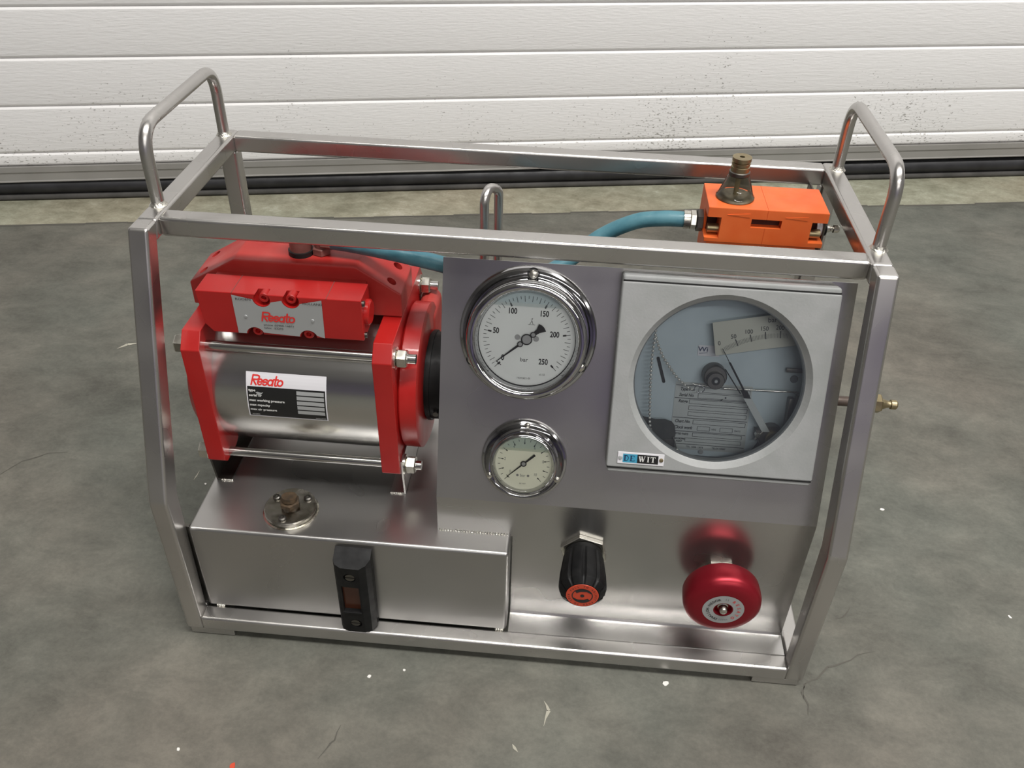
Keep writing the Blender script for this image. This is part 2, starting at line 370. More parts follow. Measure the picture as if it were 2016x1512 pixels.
# roller door: stacked ribs, bottom profile, rubber bulb and lip
DS0, DS1 = -2.2, 4.6
def tilt(z, s): return z + (.0040*(s-1.2) if .02 < z < .9 else 0)
def rib(z0, z1, top=False):
    b = B(); g = .0035
    prof = [(.0055, z0), (.0045, z0+g*.12), (.0005, z0+g+.0015), (0, z0+g+.005), (0, z1-g-.005), (.0005, z1-g-.0015), (.0045, z1-g*.12), (.0055, z1)]
    L_ = [b.verts.new((DS0, y, tilt(z, DS0))) for y, z in prof]; R_ = [b.verts.new((DS1, y, tilt(z, DS1))) for y, z in prof]
    for k in range(len(prof)-1): b.faces.new((L_[k], R_[k], R_[k+1], L_[k+1]))
    b.faces.new(L_); b.faces.new(R_[::-1])
    return b
zs = [.0800, .1085, .2070, .3035, .3995, .497, .5955]
while zs[-1] < 3.5: zs.append(zs[-1]+.0975)
door = obj('door_1', rib(zs[0], zs[1]), 'door', None, RM, .5); door['kind'] = 'structure'
for a, c in zip(zs[1:], zs[2:]): obj('door_panel', rib(a, c), 'door', door, RM, .5)
b = B(); merge(b, wallquad((DS0, .046), (DS1, .046), 0.0, 3.6)); obj('door_backing', b, 'rubber_grey', door, RM)
b = B()
prof = [(.045, .0795), (-.004, .0795), (-.004, .068), (-.002, .067), (-.002, .049), (-.004, .048), (-.004, .046), (.045, .046)]
L_ = [b.verts.new((DS0, y, tilt(z, DS0))) for y, z in prof]; R_ = [b.verts.new((DS1, y, tilt(z, DS1))) for y, z in prof]
for k in range(len(prof)-1): b.faces.new((L_[k], R_[k], R_[k+1], L_[k+1]))
obj('bottom_profile', b, 'alu', door, RM, .5)
b = B(); lathe(b, [(.0165, DS0), (.0165, DS1)], Matrix(((0, 0, 1, 0), (1, 0, 0, .012), (0, 1, 0, .0265), (0, 0, 0, 1))), 20)
obj('rubber_seal', b, 'rubber', door, RM, .6)
b = B(); box(b, DS0, DS1, -.004, .03, .0005, .0105, .003); obj('seal_lip', b, 'rubber_grey', door, RM, .6)

# cracks and scuffs on the floor (world coordinates)
def ribbon(pts, w0, jit=.0012, z=.0004):
    b = B(); P = [Vector(p) for p in pts]; Q = []
    for a, c in zip(P, P[1:]):
        n = max(2, int((c-a).length/.012))
        for k in range(n): Q.append(a.lerp(c, k/n) + Vector((random.uniform(-jit, jit), random.uniform(-jit, jit))))
    Q.append(P[-1]); N_ = len(Q)-1
    for i, (a, c) in enumerate(zip(Q, Q[1:])):
        wa = w0*(1-abs(2*i/N_-1))*random.uniform(.6, 1.2)+.0003; wb = w0*(1-abs(2*(i+1)/N_-1))+.0003
        line2(b, a, c, wa, z, wb)
    return b
CR = [
 ([(.7015, -.014), (.706, .006), (.722, .014), (.735, .030), (.752, .036), (.775, .052), (.795, .058)], .0035),
 ([(.706, .006), (.700, -.006), (.706, -.020), (.702, -.034)], .004),
 ([(.76, .10), (.772, .108), (.78, .120)], .003),
 ([(-.362, .222), (-.349, .252), (-.335, .266), (-.316, .279), (-.29, .285)], .003),
 ([(.188, -.137), (.195, -.122), (.201, -.113), (.203, -.096)], .003),
]
for pts, w0 in CR: obj('crack', ribbon(pts, w0*.6), 'crack', floor)
SC = [([(-.335, .542), (-.322, .556), (-.305, .562)], .007), ([(.416, -.046), (.421, -.057), (.417, -.076)], .0035), ([(-.090, .249), (-.089, .268)], .0016), ([(.385, -.10), (.392, -.108)], .003)]
for pts, w0 in SC: obj('scuff', ribbon(pts, w0, .0006, .0005), 'scuff', floor)

# loose flakes lying on the floor
FL = [(.550, -.010, .0052, 'white paint flake lying in front of the test unit, below its red handwheel', 'flake'),
      (.862, .297, .0040, 'white paint flake on the floor right of the test unit, beside the sloping frame post', 'flake'),
      (.220, -.035, .0032, 'small white flake on the floor below the black sight gauge', 'flake'),
      (.257, -.023, .0022, 'tiny white flake just right of the small flake below the sight gauge', 'flake'),
      (.044, -.140, .0026, 'tiny pale flake on the open floor near the lower left of the photo', 'flake'),
      (.105, -.152, .0040, 'small orange brown flake at the bottom edge of the photo', 'knob_red'),
      (-.071, .243, .0024, 'tiny white flake between the left frame post and the oil tank', 'flake'),
      (.972, .126, .0030, 'small pale flake on the floor at the right edge of the photo', 'flake')]
for x, y, r, lab, mt in FL:
    b = B(); n = 7; pts = [(r*random.uniform(.55, 1)*math.cos(2*PI*k/n), r*random.uniform(.4, .8)*math.sin(2*PI*k/n)) for k in range(n)]
    prism(b, pts, 0, .0007)
    o = obj('paint_flake', b, mt); o.matrix_world = Matrix.Translation((x, y, .0001)) @ Matrix.Rotation(random.uniform(0, 3), 4, 'Z')
    o['label'] = lab; o['category'] = 'paint flake'

# ------------------------------------------------------------------ the test unit
U = thing('hydraulic_test_unit', 'stainless steel framed hydraulic pressure test unit with red pump, gauges and chart recorder', 'test unit', (.35, .17, 0))
BR = .0034
def polyx(pts, x0, x1, bev=BR): b = B(); prism(b, pts, x0, x1, YZ, bev, 3); return b
TW = T/ca
# posts: the front ones stand upright and then lean back
for x0 in (0, W-T):
    k = T*math.tan(ANG/2)
    pts = [(0, ZF), (0, ZB), (S, H), (S+TW, H), (T, ZB+ -k), (T, ZF)]
    obj('front_post', polyx(pts, x0, x0+T), 'steel_tube', U, None, .6)
    obj('rear_post', box(B(), x0, x0+T, D-T, D, ZF, H-T+.001, BR, 3), 'steel_tube', U, None, .6)
    tt = math.tan(ANG)*T
    obj('side_rail', polyx([(S+TW-.0008, H), (S+TW-tt-.0008, H-T), (D, H-T), (D, H)], x0, x0+T), 'steel_tube', U, None, .6)
    obj('side_rail', box(B(), x0, x0+T, T-.001, D-T+.001, ZF, ZF+T, BR, 3), 'steel_tube', U, None, .6)
obj('top_rail', box(B(), T-.001, W-T+.001, S+RB, S+RB+T, H-T, H-.0002, BR, 3), 'steel_tube', U, None, .6)
obj('top_rail', box(B(), T-.001, W-T+.001, D-T, D, H-T, H-.0002, BR, 3), 'steel_tube', U, None, .6)
obj('bottom_rail', box(B(), T-.001, W-T+.001, 0, T, ZF, ZF+T, BR, 3), 'steel_tube', U, None, .6)
obj('bottom_rail', box(B(), T-.001, W-T+.001, D-T, D, ZF, ZF+T, BR, 3), 'steel_tube', U, None, .6)
for x0 in (.003, W-.055):
    for y0 in (.002, D-.032): obj('foot', box(B(), x0, x0+.052, y0, y0+.03, 0, ZF+.0003, .002, 2), 'steel_tube', U, None, .6)
# carrying handles
for x in (.0095, .6925):
    b = B(); path = rounded([(x, .1455, H-.002), (x, .1455, .5475), (x, .3275, .5475), (x, .3275, H-.002)], .030, 10); tube(b, path, .0062, 18)
    h = obj('carrying_handle', b, 'steel_tube', U, None, .8)
    for y in (.1455, .3275):
        w_ = B(); lathe(w_, [(.0062, .0045), (.0072, .0018), (.0090, -.0002)], Matrix.Translation((x, y, H)), 20, cap=False)
        obj('weld_ring', w_, 'weld', h, None, .8)
# small weld beads at the joints
def weld(p, q, r, parent=U):
    b = B(); n = 7
    for k in range(n):
        c = Vector(p).lerp(Vector(q), k/(n-1)); t = bmesh.new(); bmesh.ops.create_icosphere(t, subdivisions=2, radius=r*random.uniform(.8, 1.1)); merge(b, t, Matrix.Translation(c))
    obj('weld_bead', b, 'weld', parent, None, 1.2)
weld((.033, .0205, ZF+T), (.040, .0205, ZF+T), .0022)
weld((.356, .0205, ZF+T), (.363, .0205, ZF+T), .0020)

# control panel: folded sheet, upright below, leaning back above, ledge at its foot
th = .0016
pts = [(.0195, ZF+T-.001), (PY-.004, ZF+T-.001), (PY-.0012, ZF+T-.0002), (PY, ZF+T+.003), (PY, PZ), (PY+.251*sa, PZ+.251*ca)]
def fold(pts, t):
    back = []
    P = [Vector(p) for p in pts]
    for i, p in enumerate(P):
        a = (P[i]-P[i-1]).normalized() if i else (P[1]-P[0]).normalized(); c = (P[i+1]-P[i]).normalized() if i < len(P)-1 else a
        n = Vector((a.y, -a.x))+Vector((c.y, -c.x)); n.normalize(); back.append(p+n*t)
    return [tuple(p) for p in P]+[tuple(p) for p in back[::-1]]
b = B(); prism(b, fold(pts, th), .2885, .6792, YZ)
# narrow the part that stands in front of the tank opening: panel foot starts right of the tank
panel = obj('control_panel', b, 'steel_sheet', U, None, .3, label='stainless sheet control panel folded along its lower third')
cb = B(); box(cb, .280, .3695, -.01, .060, .0, .1555)
cb2 = B(); box(cb2, .4665, .6540, .0585, .2425, -.01, .01); bmesh.ops.transform(cb2, matrix=UP, verts=cb2.verts)
cut(panel, [cb, cb2])

# oil tank
tk = box(B(), .0225, .3675, .0195, .300, ZF+T-.0005, .1570, .0042, 4)
tank = obj('oil_tank', tk, 'steel_tank', U, None, .5, label='brushed stainless oil tank with rounded top edge')
weld((.034, .0965, .1572), (.045, .0965, .1572), .0020, tank); weld((.228, .0965, .1572), (.240, .0965, .1572), .0018, tank)
b = B(); box(b, .0085, .0228, .0235, .028, .031, .1555, .0006, 1); obj('mounting_tab', b, 'dark_steel', tank)
b = B()
for k in range(26):
    t = bmesh.new(); bmesh.ops.create_icosphere(t, subdivisions=1, radius=random.uniform(.0010, .0014)); merge(b, t, Matrix.Translation((.291+k*.0029, PY-.0008, .1573)))
obj('weld_bead', b, 'weld', tank, None, 1.2)
# filler cap with three screws and a rusty hex plug
cx, cy, cz = .1250, .0570, .1570
b = B(); lathe(b, [(.0300, 0), (.0300, .0012), (.0282, .0016), (.0282, .0066), (.0272, .0078), (0, .0078)], Matrix.Translation((cx, cy, cz)), 56)
obj('filler_cap', b, varied('grimy_chrome', (.30, .28, .23), (.62, .60, .55), 45, (.10, .35), 1, .3, 60, contrast=(.42, .52), bdist=.001), tank, None, .5)
for a in (150, 38, 262):
    px, py = cx+.0205*math.cos(math.radians(a)), cy+.0205*math.sin(math.radians(a))
    b = B(); lathe(b, [(.0046, 0), (.0042, .0022), (.0030, .0032), (.0024, .0032), (.0022, .0016), (0, .0016)], Matrix.Translation((px, py, cz+.0078)), 20)
    obj('cap_screw', b, 'dark_steel', tank, None, .6)
b = B(); cyl(b, (cx, cy, cz+.0078), (cx, cy, cz+.0105), .0095, 24); hexa(b, (cx, cy, cz+.0100), (cx, cy, cz+.0160), .0112, .3); cyl(b, (cx, cy, cz+.0160), (cx+.0002, cy+.001, cz+.0215), .0082, 20)
obj('rusty_plug', b, 'rust', tank, None, .6)

# sight level gauge on the tank front
x0, x1, z0, z1 = .1822, .2218, .0325, .1485
b = B(); y_ = .0195
pr_ = [(x0, y_), (x0, .0065), (x0+.003, .0020), (x0+.009, -.0008), (x1-.011, -.0012), (x1-.004, .0030), (x1, .0095), (x1, y_)]
t = bmesh.new(); lo = [t.verts.new((x, y, z0)) for x, y in pr_]; hi = [t.verts.new((x, y, z1-(0.0 if y > .015 else (.0195-y)*.55))) for x, y in pr_]
n = len(pr_)
for k in range(n): t.faces.new((lo[k], lo[(k+1) % n], hi[(k+1) % n], hi[k]))
t.faces.new(lo[::-1])
top = t.faces.new(hi); bmesh.ops.triangulate(t, faces=[top])
merge(b, t)
sg = obj('sight_gauge', b, 'black_plastic', U, None, .45, label='black plastic oil level sight gauge with amber window')
cb = B(); box(cb, .1895, .2090, -.01, .0042, .0665, .1075); sc1 = B(); cyl(sc1, (.2000, -.01, .1225), (.2000, .0018, .1225), .0066, 20); sc2 = B(); cyl(sc2, (.2015, -.01, .0470), (.2015, .0018, .0470), .0066, 20)
cut(sg, [cb, sc1, sc2])
b = B(); quad(b, .1896, .2089, .0667, .1073, 0); obj('amber_window', b, 'amber', sg, FR(.0040))
b = B(); box(b, .1885, .2095, -.0022, .003, .0640, .0668, .0009); obj('window_ridge', b, 'black_plastic', sg, None, .6)
for z in (.1225, .0470):
    b = B(); cyl(b, (.2005, .0026, z), (.2005, -.0004, z), .0052, 20); s_ = obj('gauge_screw', b, 'dark_steel', sg, None, .6)
    cbx = B(); box(cbx, .1948, .2062, -.002, .0006, z-.0007, z+.0007); cut(s_, [cbx])

# ------------------------------------------------------------------ air driven pump
CY, CZ, CRR = .172, .2705, .0840
def X(bm, x0, x1, r, r2=None, n=72, y=CY, z=CZ): return cyl(bm, (x0, y, z), (x1, y, z), r, n, r2)
b = B(); X(b, .048, .224, CRR); pump = obj('air_driven_pump', b, 'barrel', U, None, .5, label='red and bright steel air driven pump with four tie rods')
ROD = [(.100, .342), (.100, .199), (.2445, .342), (.2445, .199)]
# end plates: square with clipped lobes, waisted between the rods
pl = [(.082, .346), (.0945, .3625), (.2500, .3625), (.2630, .346), (.2630, .325), (.2580, .300), (.2580, .240), (.2630, .215), (.2630, .2005), (.2540, .1930), (.2300, .1930), (.2150, .2020),
      (.1980, .1830), (.146, .1830), (.1300, .2020), (.1180, .1930), (.0900, .1930), (.0845, .1985)]
for x0, x1 in ((.0295, .0490), (.2225, .2425)):
    b = B(); prism(b, pl, x0, x1, YZ, .0010, 2); obj('end_plate', b, 'red', pump, None, .4)
b = B(); lathe(b, [(.055, .0), (.075, .004), (.080, .010), (.080, .0145)], Matrix(((0, 0, 1, .0150), (0, 1, 0, CY), (-1, 0, 0, CZ), (0, 0, 0, 1))), 64)
obj('end_cover', b, 'red', pump, None, .5)
b = B(); lathe(b, [(.079, 0), (.081, .002), (.081, .019), (.076, .0215), (.055, .0215)], Matrix(((0, 0, 1, .2427), (0, 1, 0, CY), (-1, 0, 0, CZ), (0, 0, 0, 1))), 72)
obj('end_cover', b, 'red', pump, None, .5)
b = B()   # rounded lug standing behind the right cover
box(b, .2432, .2660, .196, .262, .248, .334, .012, 4); obj('cover_lug', b, 'red_dusty', pump, None, .5)
b = B(); X(b, .264, .2905, .0485); lathe(b, [(.0505, 0), (.0505, .004), (.0485, .004)], Matrix(((0, 0, 1, .266), (0, 1, 0, CY), (-1, 0, 0, CZ), (0, 0, 0, 1))), 64, cap=False)
obj('collar', b, 'black_plastic', pump, None, .5, label='matt black screwed collar')
b = B(); cyl(b, (.277, CY-.0500, CZ-.016), (.277, CY-.030, CZ-.016), .0030, 14); obj('grub_screw', b, 'dark_steel', pump, None, .5)
b = B(); X(b, .2905, .300, .018, n=32); obj('piston_rod', b, 'zinc', pump, None, .5)
for y, z in ROD:
    b = B(); cyl(b, (.018, y, z), (.2635, y, z), .0052, 20); obj('tie_rod', b, 'rod', pump, None, .6)
    xo = .0295 if z > .3 else .0272
    b = B(); hexa(b, (xo-.0115, y, z), (xo, y, z), .0100, .52); obj('nut', b, 'zinc', pump, None, .4)
    xo = .2425 if z > .3 else .2450
    b = B(); cyl(b, (xo, y, z), (xo+.0016, y, z), .0115, 28); obj('washer', b, 'zinc', pump, None, .5)
    b = B(); hexa(b, (xo+.0020, y, z), (xo+.0125, y, z), .0098, .52); obj('nut', b, 'zinc', pump, None, .4)
# angle brackets from the lower rods down to the tank
for xs, xi in ((.0274, 1), (.2428, -1)):
    b = B(); prism(b, [(.0965, .1575), (.0885, .212), (.256, .212), (.248, .1575)], xs, xs+.0020, YZ)
    if xi > 0: box(b, xs, xs+.0175, .0965, .248, .1572, .1590)
    else: box(b, xs-.0155, xs+.0020, .0965, .248, .1572, .1590)
    obj('foot_bracket', b, 'dark_steel' if xi > 0 else 'steel_tube', pump, None, .4)

# wrapped data label on the barrel: (x, arc) -> cylinder
def wrap(bm, rad, e0, xc):
    for v in bm.verts:
        e = e0 + v.co.y/CRR; x = xc+v.co.x; r = rad+v.co.z; v.co = Vector((x, CY-r*math.cos(e), CZ+r*math.sin(e)))
    return bm
LW, LH = .0842, .0515; E0 = math.radians(12.6); XC = .1276
def grid(bm, x0, x1, y0, y1, z=0, ny=14):
    for k in range(ny): quad(bm, x0, x1, y0+(y1-y0)*k/ny, y0+(y1-y0)*(k+1)/ny, z)
    bmesh.ops.remove_doubles(bm, verts=bm.verts, dist=1e-6); return bm
def sub(bm, n=2):
    bmesh.ops.triangulate(bm, faces=bm.faces[:]); return bm
def wlabel(name, bm, mat, lift): obj(name, wrap(bm, CRR+lift, E0, XC), mat, pump)
wlabel('data_label', grid(B(), -LW/2, LW/2, -LH/2, LH/2), 'white_label', .0003)
bx0, bx1, by0, by1 = -LW/2+.0012, LW/2-.0012, -LH/2+.0012, LH/2-.0155
wlabel('label_field', grid(B(), bx0, bx1, by0, by1), 'black_label', .0005)
b = B()
for k in range(5):
    yt = by1-.0020-k*.0056; grid(b, .0108, LW/2-.0026, yt-.0043, yt, 0, 2)
wlabel('label_box', b, 'silver_label', .0007)
b = B()
for k, s_ in enumerate(('type', 'serial nr', 'max working pressure', 'max capacity', 'max air pressure')):
    b = B(); puttext(b, s_, -LW/2+.0024, by1-.0042-k*.0056, .0027, 0, 'LEFT', 1.10, 0, .00012); wlabel('lettering', b, 'white_ink', .0007)
b = B(); puttext(b, 'RODEN', -LW/2+.0036, by0+.0018, .0014, 0, 'LEFT', 1.2); wlabel('lettering', b, 'white_ink', .0007)
b = B(); puttext(b, 'HOLLAND', LW/2-.0020, by0+.0016, .0014, 0, 'RIGHT', 1.2); wlabel('lettering', b, 'white_ink', .0007)
b = B(); flat(b, [(-.0325, .0040), (-.0300, .0048), (-.0265, .0038), (-.0240, .0046), (-.0262, .0022), (-.0282, .0006), (-.0302, .0012), (-.0306, .0024)], 0); wlabel('scratch', b, 'silver_label', .0009)
# the red word mark, drawn with strokes on a unit cap height
def wordmark(h, slant=.22):
    b = B(); w = .17
    S_ = []
    S_.append([(0, 0), (0, 1), (.02, 1.02)]); S_.append([(-.02, 1), (.42, 1)]+arcpts(.44, .78, .26, .22, 90, -90, 10)+[(.02, .56)]); S_.append([(.12, .50), (.50, 0)])
    ex = .86
    S_.append([(ex-.24, .32), (ex+.22, .32)]+arcpts(ex, .32, .23, .30, 10, 320, 16))
    sx = 1.40
    S_.append(arcpts(sx, .44, .21, .17, 20, 250, 10)); S_.append(arcpts(sx, .18, .21, .17, 110, -160, 10))
    ax = 1.95
    S_.append(arcpts(ax, .31, .24, .29, 0, 360, 20)); S_.append([(ax+.26, .62), (ax+.26, .0)])
    tx = 2.46
    S_.append([(tx, .98), (tx, .16)]+arcpts(tx+.13, .13, .13, .13, 180, 300, 5)); S_.append([(tx-.20, .66), (tx+.24, .66)])
    ox = 2.98
    S_.append(arcpts(ox, .31, .26, .29, 0, 360, 20))
    for q in S_: stroke(b, q, w)
    for i, f in enumerate(b.faces):
        for v in f.verts: v.co.z = i*.00000045/h
    for v in b.verts: v.co = Vector(((v.co.x+v.co.y*slant)*h, v.co.y*h, v.co.z*h))
    return b
b = wordmark(.0100); bmesh.ops.translate(b, verts=b.verts, vec=(-LW/2+.0055, LH/2-.0135, 0)); wlabel('word_mark', b, 'red_ink', .0005)

# control valve on the front, its base and the wide top manifold
VF, VB = .097, .1305; vx0, vx1, vz0, vz1 = .0508, .2135, .3605, .4078
b = B(); prism(b, [(vx0, vz1), (vx1, vz1), (vx1, vz0+.0015), (vx0+.011, vz0+.0005), (vx0+.003, vz0+.010)], -VB, -VF, FR(0), .0010, 2)
valve = obj('control_valve', b, 'red', U, None, .4, label='red spool valve block with grey name plate')
def C(x, z, r, y0=VF-.01, y1=VF+.012, n=24): q = B(); cyl(q, (x, y0, z), (x, y1, z), r, n); return q
def slotc(x, z, r, up):
    q = C(x, z, r, VF-.01, VF+.011); t = bmesh.new(); box(t, x-r, x+r, VF-.01, VF+.011, z if up else z-.02, z+.02 if up else z); merge(q, t); return q
cut(valve, [C(.1162, .4025, .0080, VF-.01, VF+.011), C(.1448, .4030, .0080, VF-.01, VF+.011), C(.1045, .3615, .0082, VF-.01, VF+.011), C(.1580, .3620, .0082, VF-.01, VF+.011)])
for x, z in ((.1178, .4032), (.1445, .4035), (.1060, .3640), (.1575, .3642)):
    b = B(); lathe(b, [(.0052, 0), (.0052, .0085), (.0046, .0092), (.0026, .0092), (.0024, .005), (0, .005)], frame_z((x, VF+.0110, z), (0, -1, 0)), 24)
    obj('socket_screw', b, 'red', valve, None, .5)
# name plate follows the screw pockets
def notch(cx_, cz_, r, top):
    return [(cx_+r*math.cos(math.radians(a)), cz_+r*math.sin(math.radians(a))) for a in (range(188, 353, 15) if top else range(172, 7, -15))]
lp = [(.0868, .4060)] + notch(.1162, .4035, .0092, True)+notch(.1448, .4040, .0092, True)+[(.1752, .4060), (.1742, .3622)]
lp = lp + [(x, z) for x, z in notch(.1580, .3612, .0092, False)][::-1] + [(x, z) for x, z in notch(.1045, .3608, .0092, False)][::-1] + [(.0872, .3620)]
lp = [(x, min(z, .4062) if z > .39 else max(z, .3618)) for x, z in lp]
b = B(); f_ = flat(b, lp, .0005); obj('name_plate', b, 'silver_label', valve, FR(VF))
b = wordmark(.0098); bmesh.ops.translate(b, verts=b.verts, vec=(.1135, .3785, .0009)); obj('word_mark', b, 'red_ink', valve, FR(VF))
for s_, x, z, h_, k_ in (('RODEN', .0900, .4018, .0026, 1.25), ('HOLLAND', .1562, .4013, .0026, 1.15), ('phone :05908-16877', .1143, .3738, .0021, 1.25), ('telex  :53293', .1143, .3702, .0021, 1.25)):
    b = B(); puttext(b, s_, x, z, h_, .0009, 'LEFT', k_); obj('lettering', b, 'black_ink', valve, FR(VF))
for x in (.0975, .1640):
    b = B(); lathe(b, [(.0017, 0), (.0014, .0007), (0, .0008)], frame_z((x, VF-.0005, .3822), (0, -1, 0)), 14); obj('rivet', b, 'silver_label', valve, None, .6)
for x in (vx0+.036, vx1-.034):
    b = B(); box(b, x, x+.0004, VF-.0002, VB, vz1-.0003, vz1+.00025); obj('seam', b, 'crack', valve)
b = B(); lathe(b, [(.0130, 0), (.0130, .0035), (.0110, .0050), (0, .0050)], frame_z((vx1, (VF+VB)/2+.001, .3850), (1, 0, 0)), 32); obj('end_cap', b, 'red', valve, None, .5)
for z in (.402, .366):
    b = B(); cyl(b, (vx1-.001, VF+.005, z), (vx1+.0022, VF+.005, z), .0030, 14); obj('end_screw', b, 'dark_steel', valve, None, .5)
b = B(); box(b, vx0+.006, vx1-.004, VB, .1425, vz0+.004, .4045, .0008); obj('valve_base', b, 'red_dusty', valve, None, .4)
yk = [(.0250, .3635), (.0250, .3895), (.0750, .4185), (.1990, .4185), (.2430, .3900), (.2430, .3635)]
b = B(); prism(b, yk, -.2010, -.1420, FR(0), .0014, 2)
mani = obj('top_manifold', b, 'red_dusty', U, None, .35, label='red faceted manifold with slanted wings and bolt holes')
cbs = []
for x, y, sgn in ((.0345, .1560, -1), (.0360, .1890, -1), (.2315, .1550, 1), (.2320, .1870, 1)):
    q = B(); zz = .3975; cyl(q, (x+sgn*.006, y, zz+.010), (x-sgn*.009, y, zz-.014), .0052, 22); cbs.append(q)
cut(mani, cbs)
for p in mani.data.polygons: p.use_smooth = False
# exhaust plug and elbow on the manifold
b = B(); lathe(b, [(.0128, 0), (.0128, .0050), (.0112, .0052)], Matrix.Translation((.1385, .1640, .4185)), 32); obj('rubber_ring', b, 'black', mani, None, .5)
b = B(); lathe(b, [(.0112, 0), (.0112, .0200), (.0095, .022), (0, .022)], Matrix.Translation((.1385, .1640, .4237)), 32); obj('exhaust_plug', b, 'brown_fit', mani, None, .5)
b = B(); hexa(b, (.1590, .1665, .4185), (.1590, .1665, .4265), .0098, .2); cyl(b, (.1590, .1665, .4265), (.1590, .1665, .4400), .0070); hexa(b, (.1600, .1660, .4330), (.1720, .1645, .4330), .0088, .3); obj('elbow_fitting', b, 'brown_fit', mani, None, .5)

# blue air hose from the pump behind the panel to the filter unit
hp = spline([(.1700, .1650, .4335), (.195, .162, .4325), (.235, .1570, .4290), (.2850, .1530, .4215), (.325, .165, .402), (.365, .195, .385), (.405, .232, .389), (.440, .250, .4130), (.475, .252, .4320), (.503, .250, .4385), (.527, .2495, .4396)], 8)
b = B(); tube(b, hp, .0083, 18); obj('air_hose', b, 'blue_hose', U, None, .9, label='dusty blue rubber air hose')

# ------------------------------------------------------------------ orange filter lubricator unit
fx0, fx1, fy0, fy1, fz0, fz1 = .5448, .6648, .2200, .2790, .4000, .4690; xm = .6038
b = B(); box(b, fx0, fx1, fy0, fy1, .4300, fz1, .0012); box(b, fx0+.003, fx1-.006, fy0+.001, fy1, fz0, .4302, .0008)
fil = obj('filter_unit', b, 'orange', U, None, .4, label='orange air filter and lubricator block with clear dome')
def bc(a): q = B(); box(q, *a); return q
cut(fil, [bc((.5893, .6195, fy0-.01, fy0+.0085, .4490, .4583)), bc((fx0-.01, .5592, fy0-.01, fy0+.020, .4350, .4583)), bc((.6495, fx1+.01, fy0-.01, fy0+.020, .4354, .4583)), bc((xm-.0002, xm+.0003, fy0-.01, fy0+.0004, .39, .48)), bc((xm-.0002, xm+.0003, fy0-.01, fy1+.01, fz1-.0004, .48))])
for a_ in ((fx0+.003, fx0+.0135, fy0+.0195, fy0+.0205, .4352, .4580), (fx1-.0145, fx1-.003, fy0+.0195, fy0+.0205, .4356, .4580), (.590, .619, fy0+.0082, fy0+.0087, .4492, .4581)):  # dark sheets back the cut-outs of the block
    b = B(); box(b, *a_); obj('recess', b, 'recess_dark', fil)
for x0, x1 in ((fx0+.003, fx0+.0145), (fx1-.0150, fx1-.003)):
    b = B(); cyl(b, (x0, fy0+.010, .4415), (x1, fy0+.010, .4415), .0048, 20); obj('clamp_pin', b, 'brass_dull', fil, None, .6)
    b = B(); xx = (x0+x1)/2; lathe(b, [(.0030, 0), (.0026, .0012), (.0014, .0012), (.0012, .0004), (0, .0004)], frame_z((xx, fy0+.010, .4583), (0, 0, -1)), 16); obj('screw', b, 'dark_steel', fil, None, .6)
for x in (.5725, .6300):     # moulded arrows
    b = B(); prism(b, [(x-.008, .4618), (x+.0145, .4598), (x+.0145, .4640)], 0, .0004, FR(fy0)); obj('arrow_mark', b, 'orange', fil)
# inlet coupling on the left
b = B(); hexa(b, (.5385, .2490, .4398), (.5455, .2490, .4398), .0118, .3); obj('coupling_nut', b, 'dark_steel', fil, None, .5)
b = B(); hexa(b, (.5320, .2490, .4398), (.5385, .2490, .4398), .0100, .1); cyl(b, (.5255, .2492, .4397), (.5320, .2490, .4398), .0098, 28); obj('hose_coupling', b, 'zinc', fil, None, .5)
# outlet nipple on the right
b = B(); cyl(b, (.6600, .2430, .4420), (.6660, .2430, .4420), .0085, 24); obj('white_sleeve', b, 'white_label', fil, None, .5)
b = B(); cyl(b, (.6660, .2430, .4420), (.6705, .2430, .4420), .0075, 24); obj('black_ring', b, 'black_plastic', fil, None, .5)
b = B(); lathe(b, [(.0038, 0), (.0038, .004), (.0030, .005), (.0030, .007), (.0044, .008), (.0044, .012), (.0030, .014)], frame_z((.6705, .2430, .4420), (1, 0, 0)), 20); obj('nipple', b, 'zinc', fil, None, .5)
b = B(); box(b, .6655, .6678, .2330, .3280, .3950, .4560, .0004, 1); box(b, fx0+.01, .6678, .2795, .3270, .4340, .4365); obj('mounting_plate', b, 'dark_steel', fil, None, .4)
# clear dome of the lubricator
DX, DY, DZ = .5735, .2470, .4690
m0 = Matrix.Translation((DX, DY, DZ))
b = B(); lathe(b, [(.0196, 0), (.0195, .0020), (.0180, .0036), (.0140, .0150), (.0112, .0225), (.0104, .0245)], m0, 40, cap=False); obj('sight_dome', b, 'dome_glass', fil, None, .7)
b = B(); lathe(b, [(.0190, .0004), (.0175, .0020), (.0150, .0035), (.0110, .0035)], m0, 40); obj('dome_seat', b, varied('oily_seat', (.06, .055, .04), (.16, .14, .10), 120, (.3, .5)), fil, None, .6)
b = B(); cyl(b, (DX, DY, DZ+.0035), (DX, DY, DZ+.0235), .0026, 12); obj('drip_tube', b, 'dome_cap', fil, None, .6)
b = B(); lathe(b, [(.0096, .0240), (.0104, .0250), (.0104, .0282), (.0092, .0290)], m0, 32); obj('dark_band', b, 'dark_steel', fil, None, .5)
b = B(); lathe(b, [(.0094, .0290), (.0094, .0335), (.0084, .0340), (.0084, .0354), (.0094, .0360), (.0094, .0378), (.0082, .0383), (.0082, .0393), (.0096, .0398), (.0096, .0432), (.0026, .0432), (.0026, .040), (0, .040)], m0, 36); obj('dome_cap', b, 'brass_dull', fil, None, .5)
b = B(); cyl(b, (DX, DY, DZ+.0402), (DX, DY, DZ+.0408), .0026, 16); obj('vent_hole', b, 'black', fil)

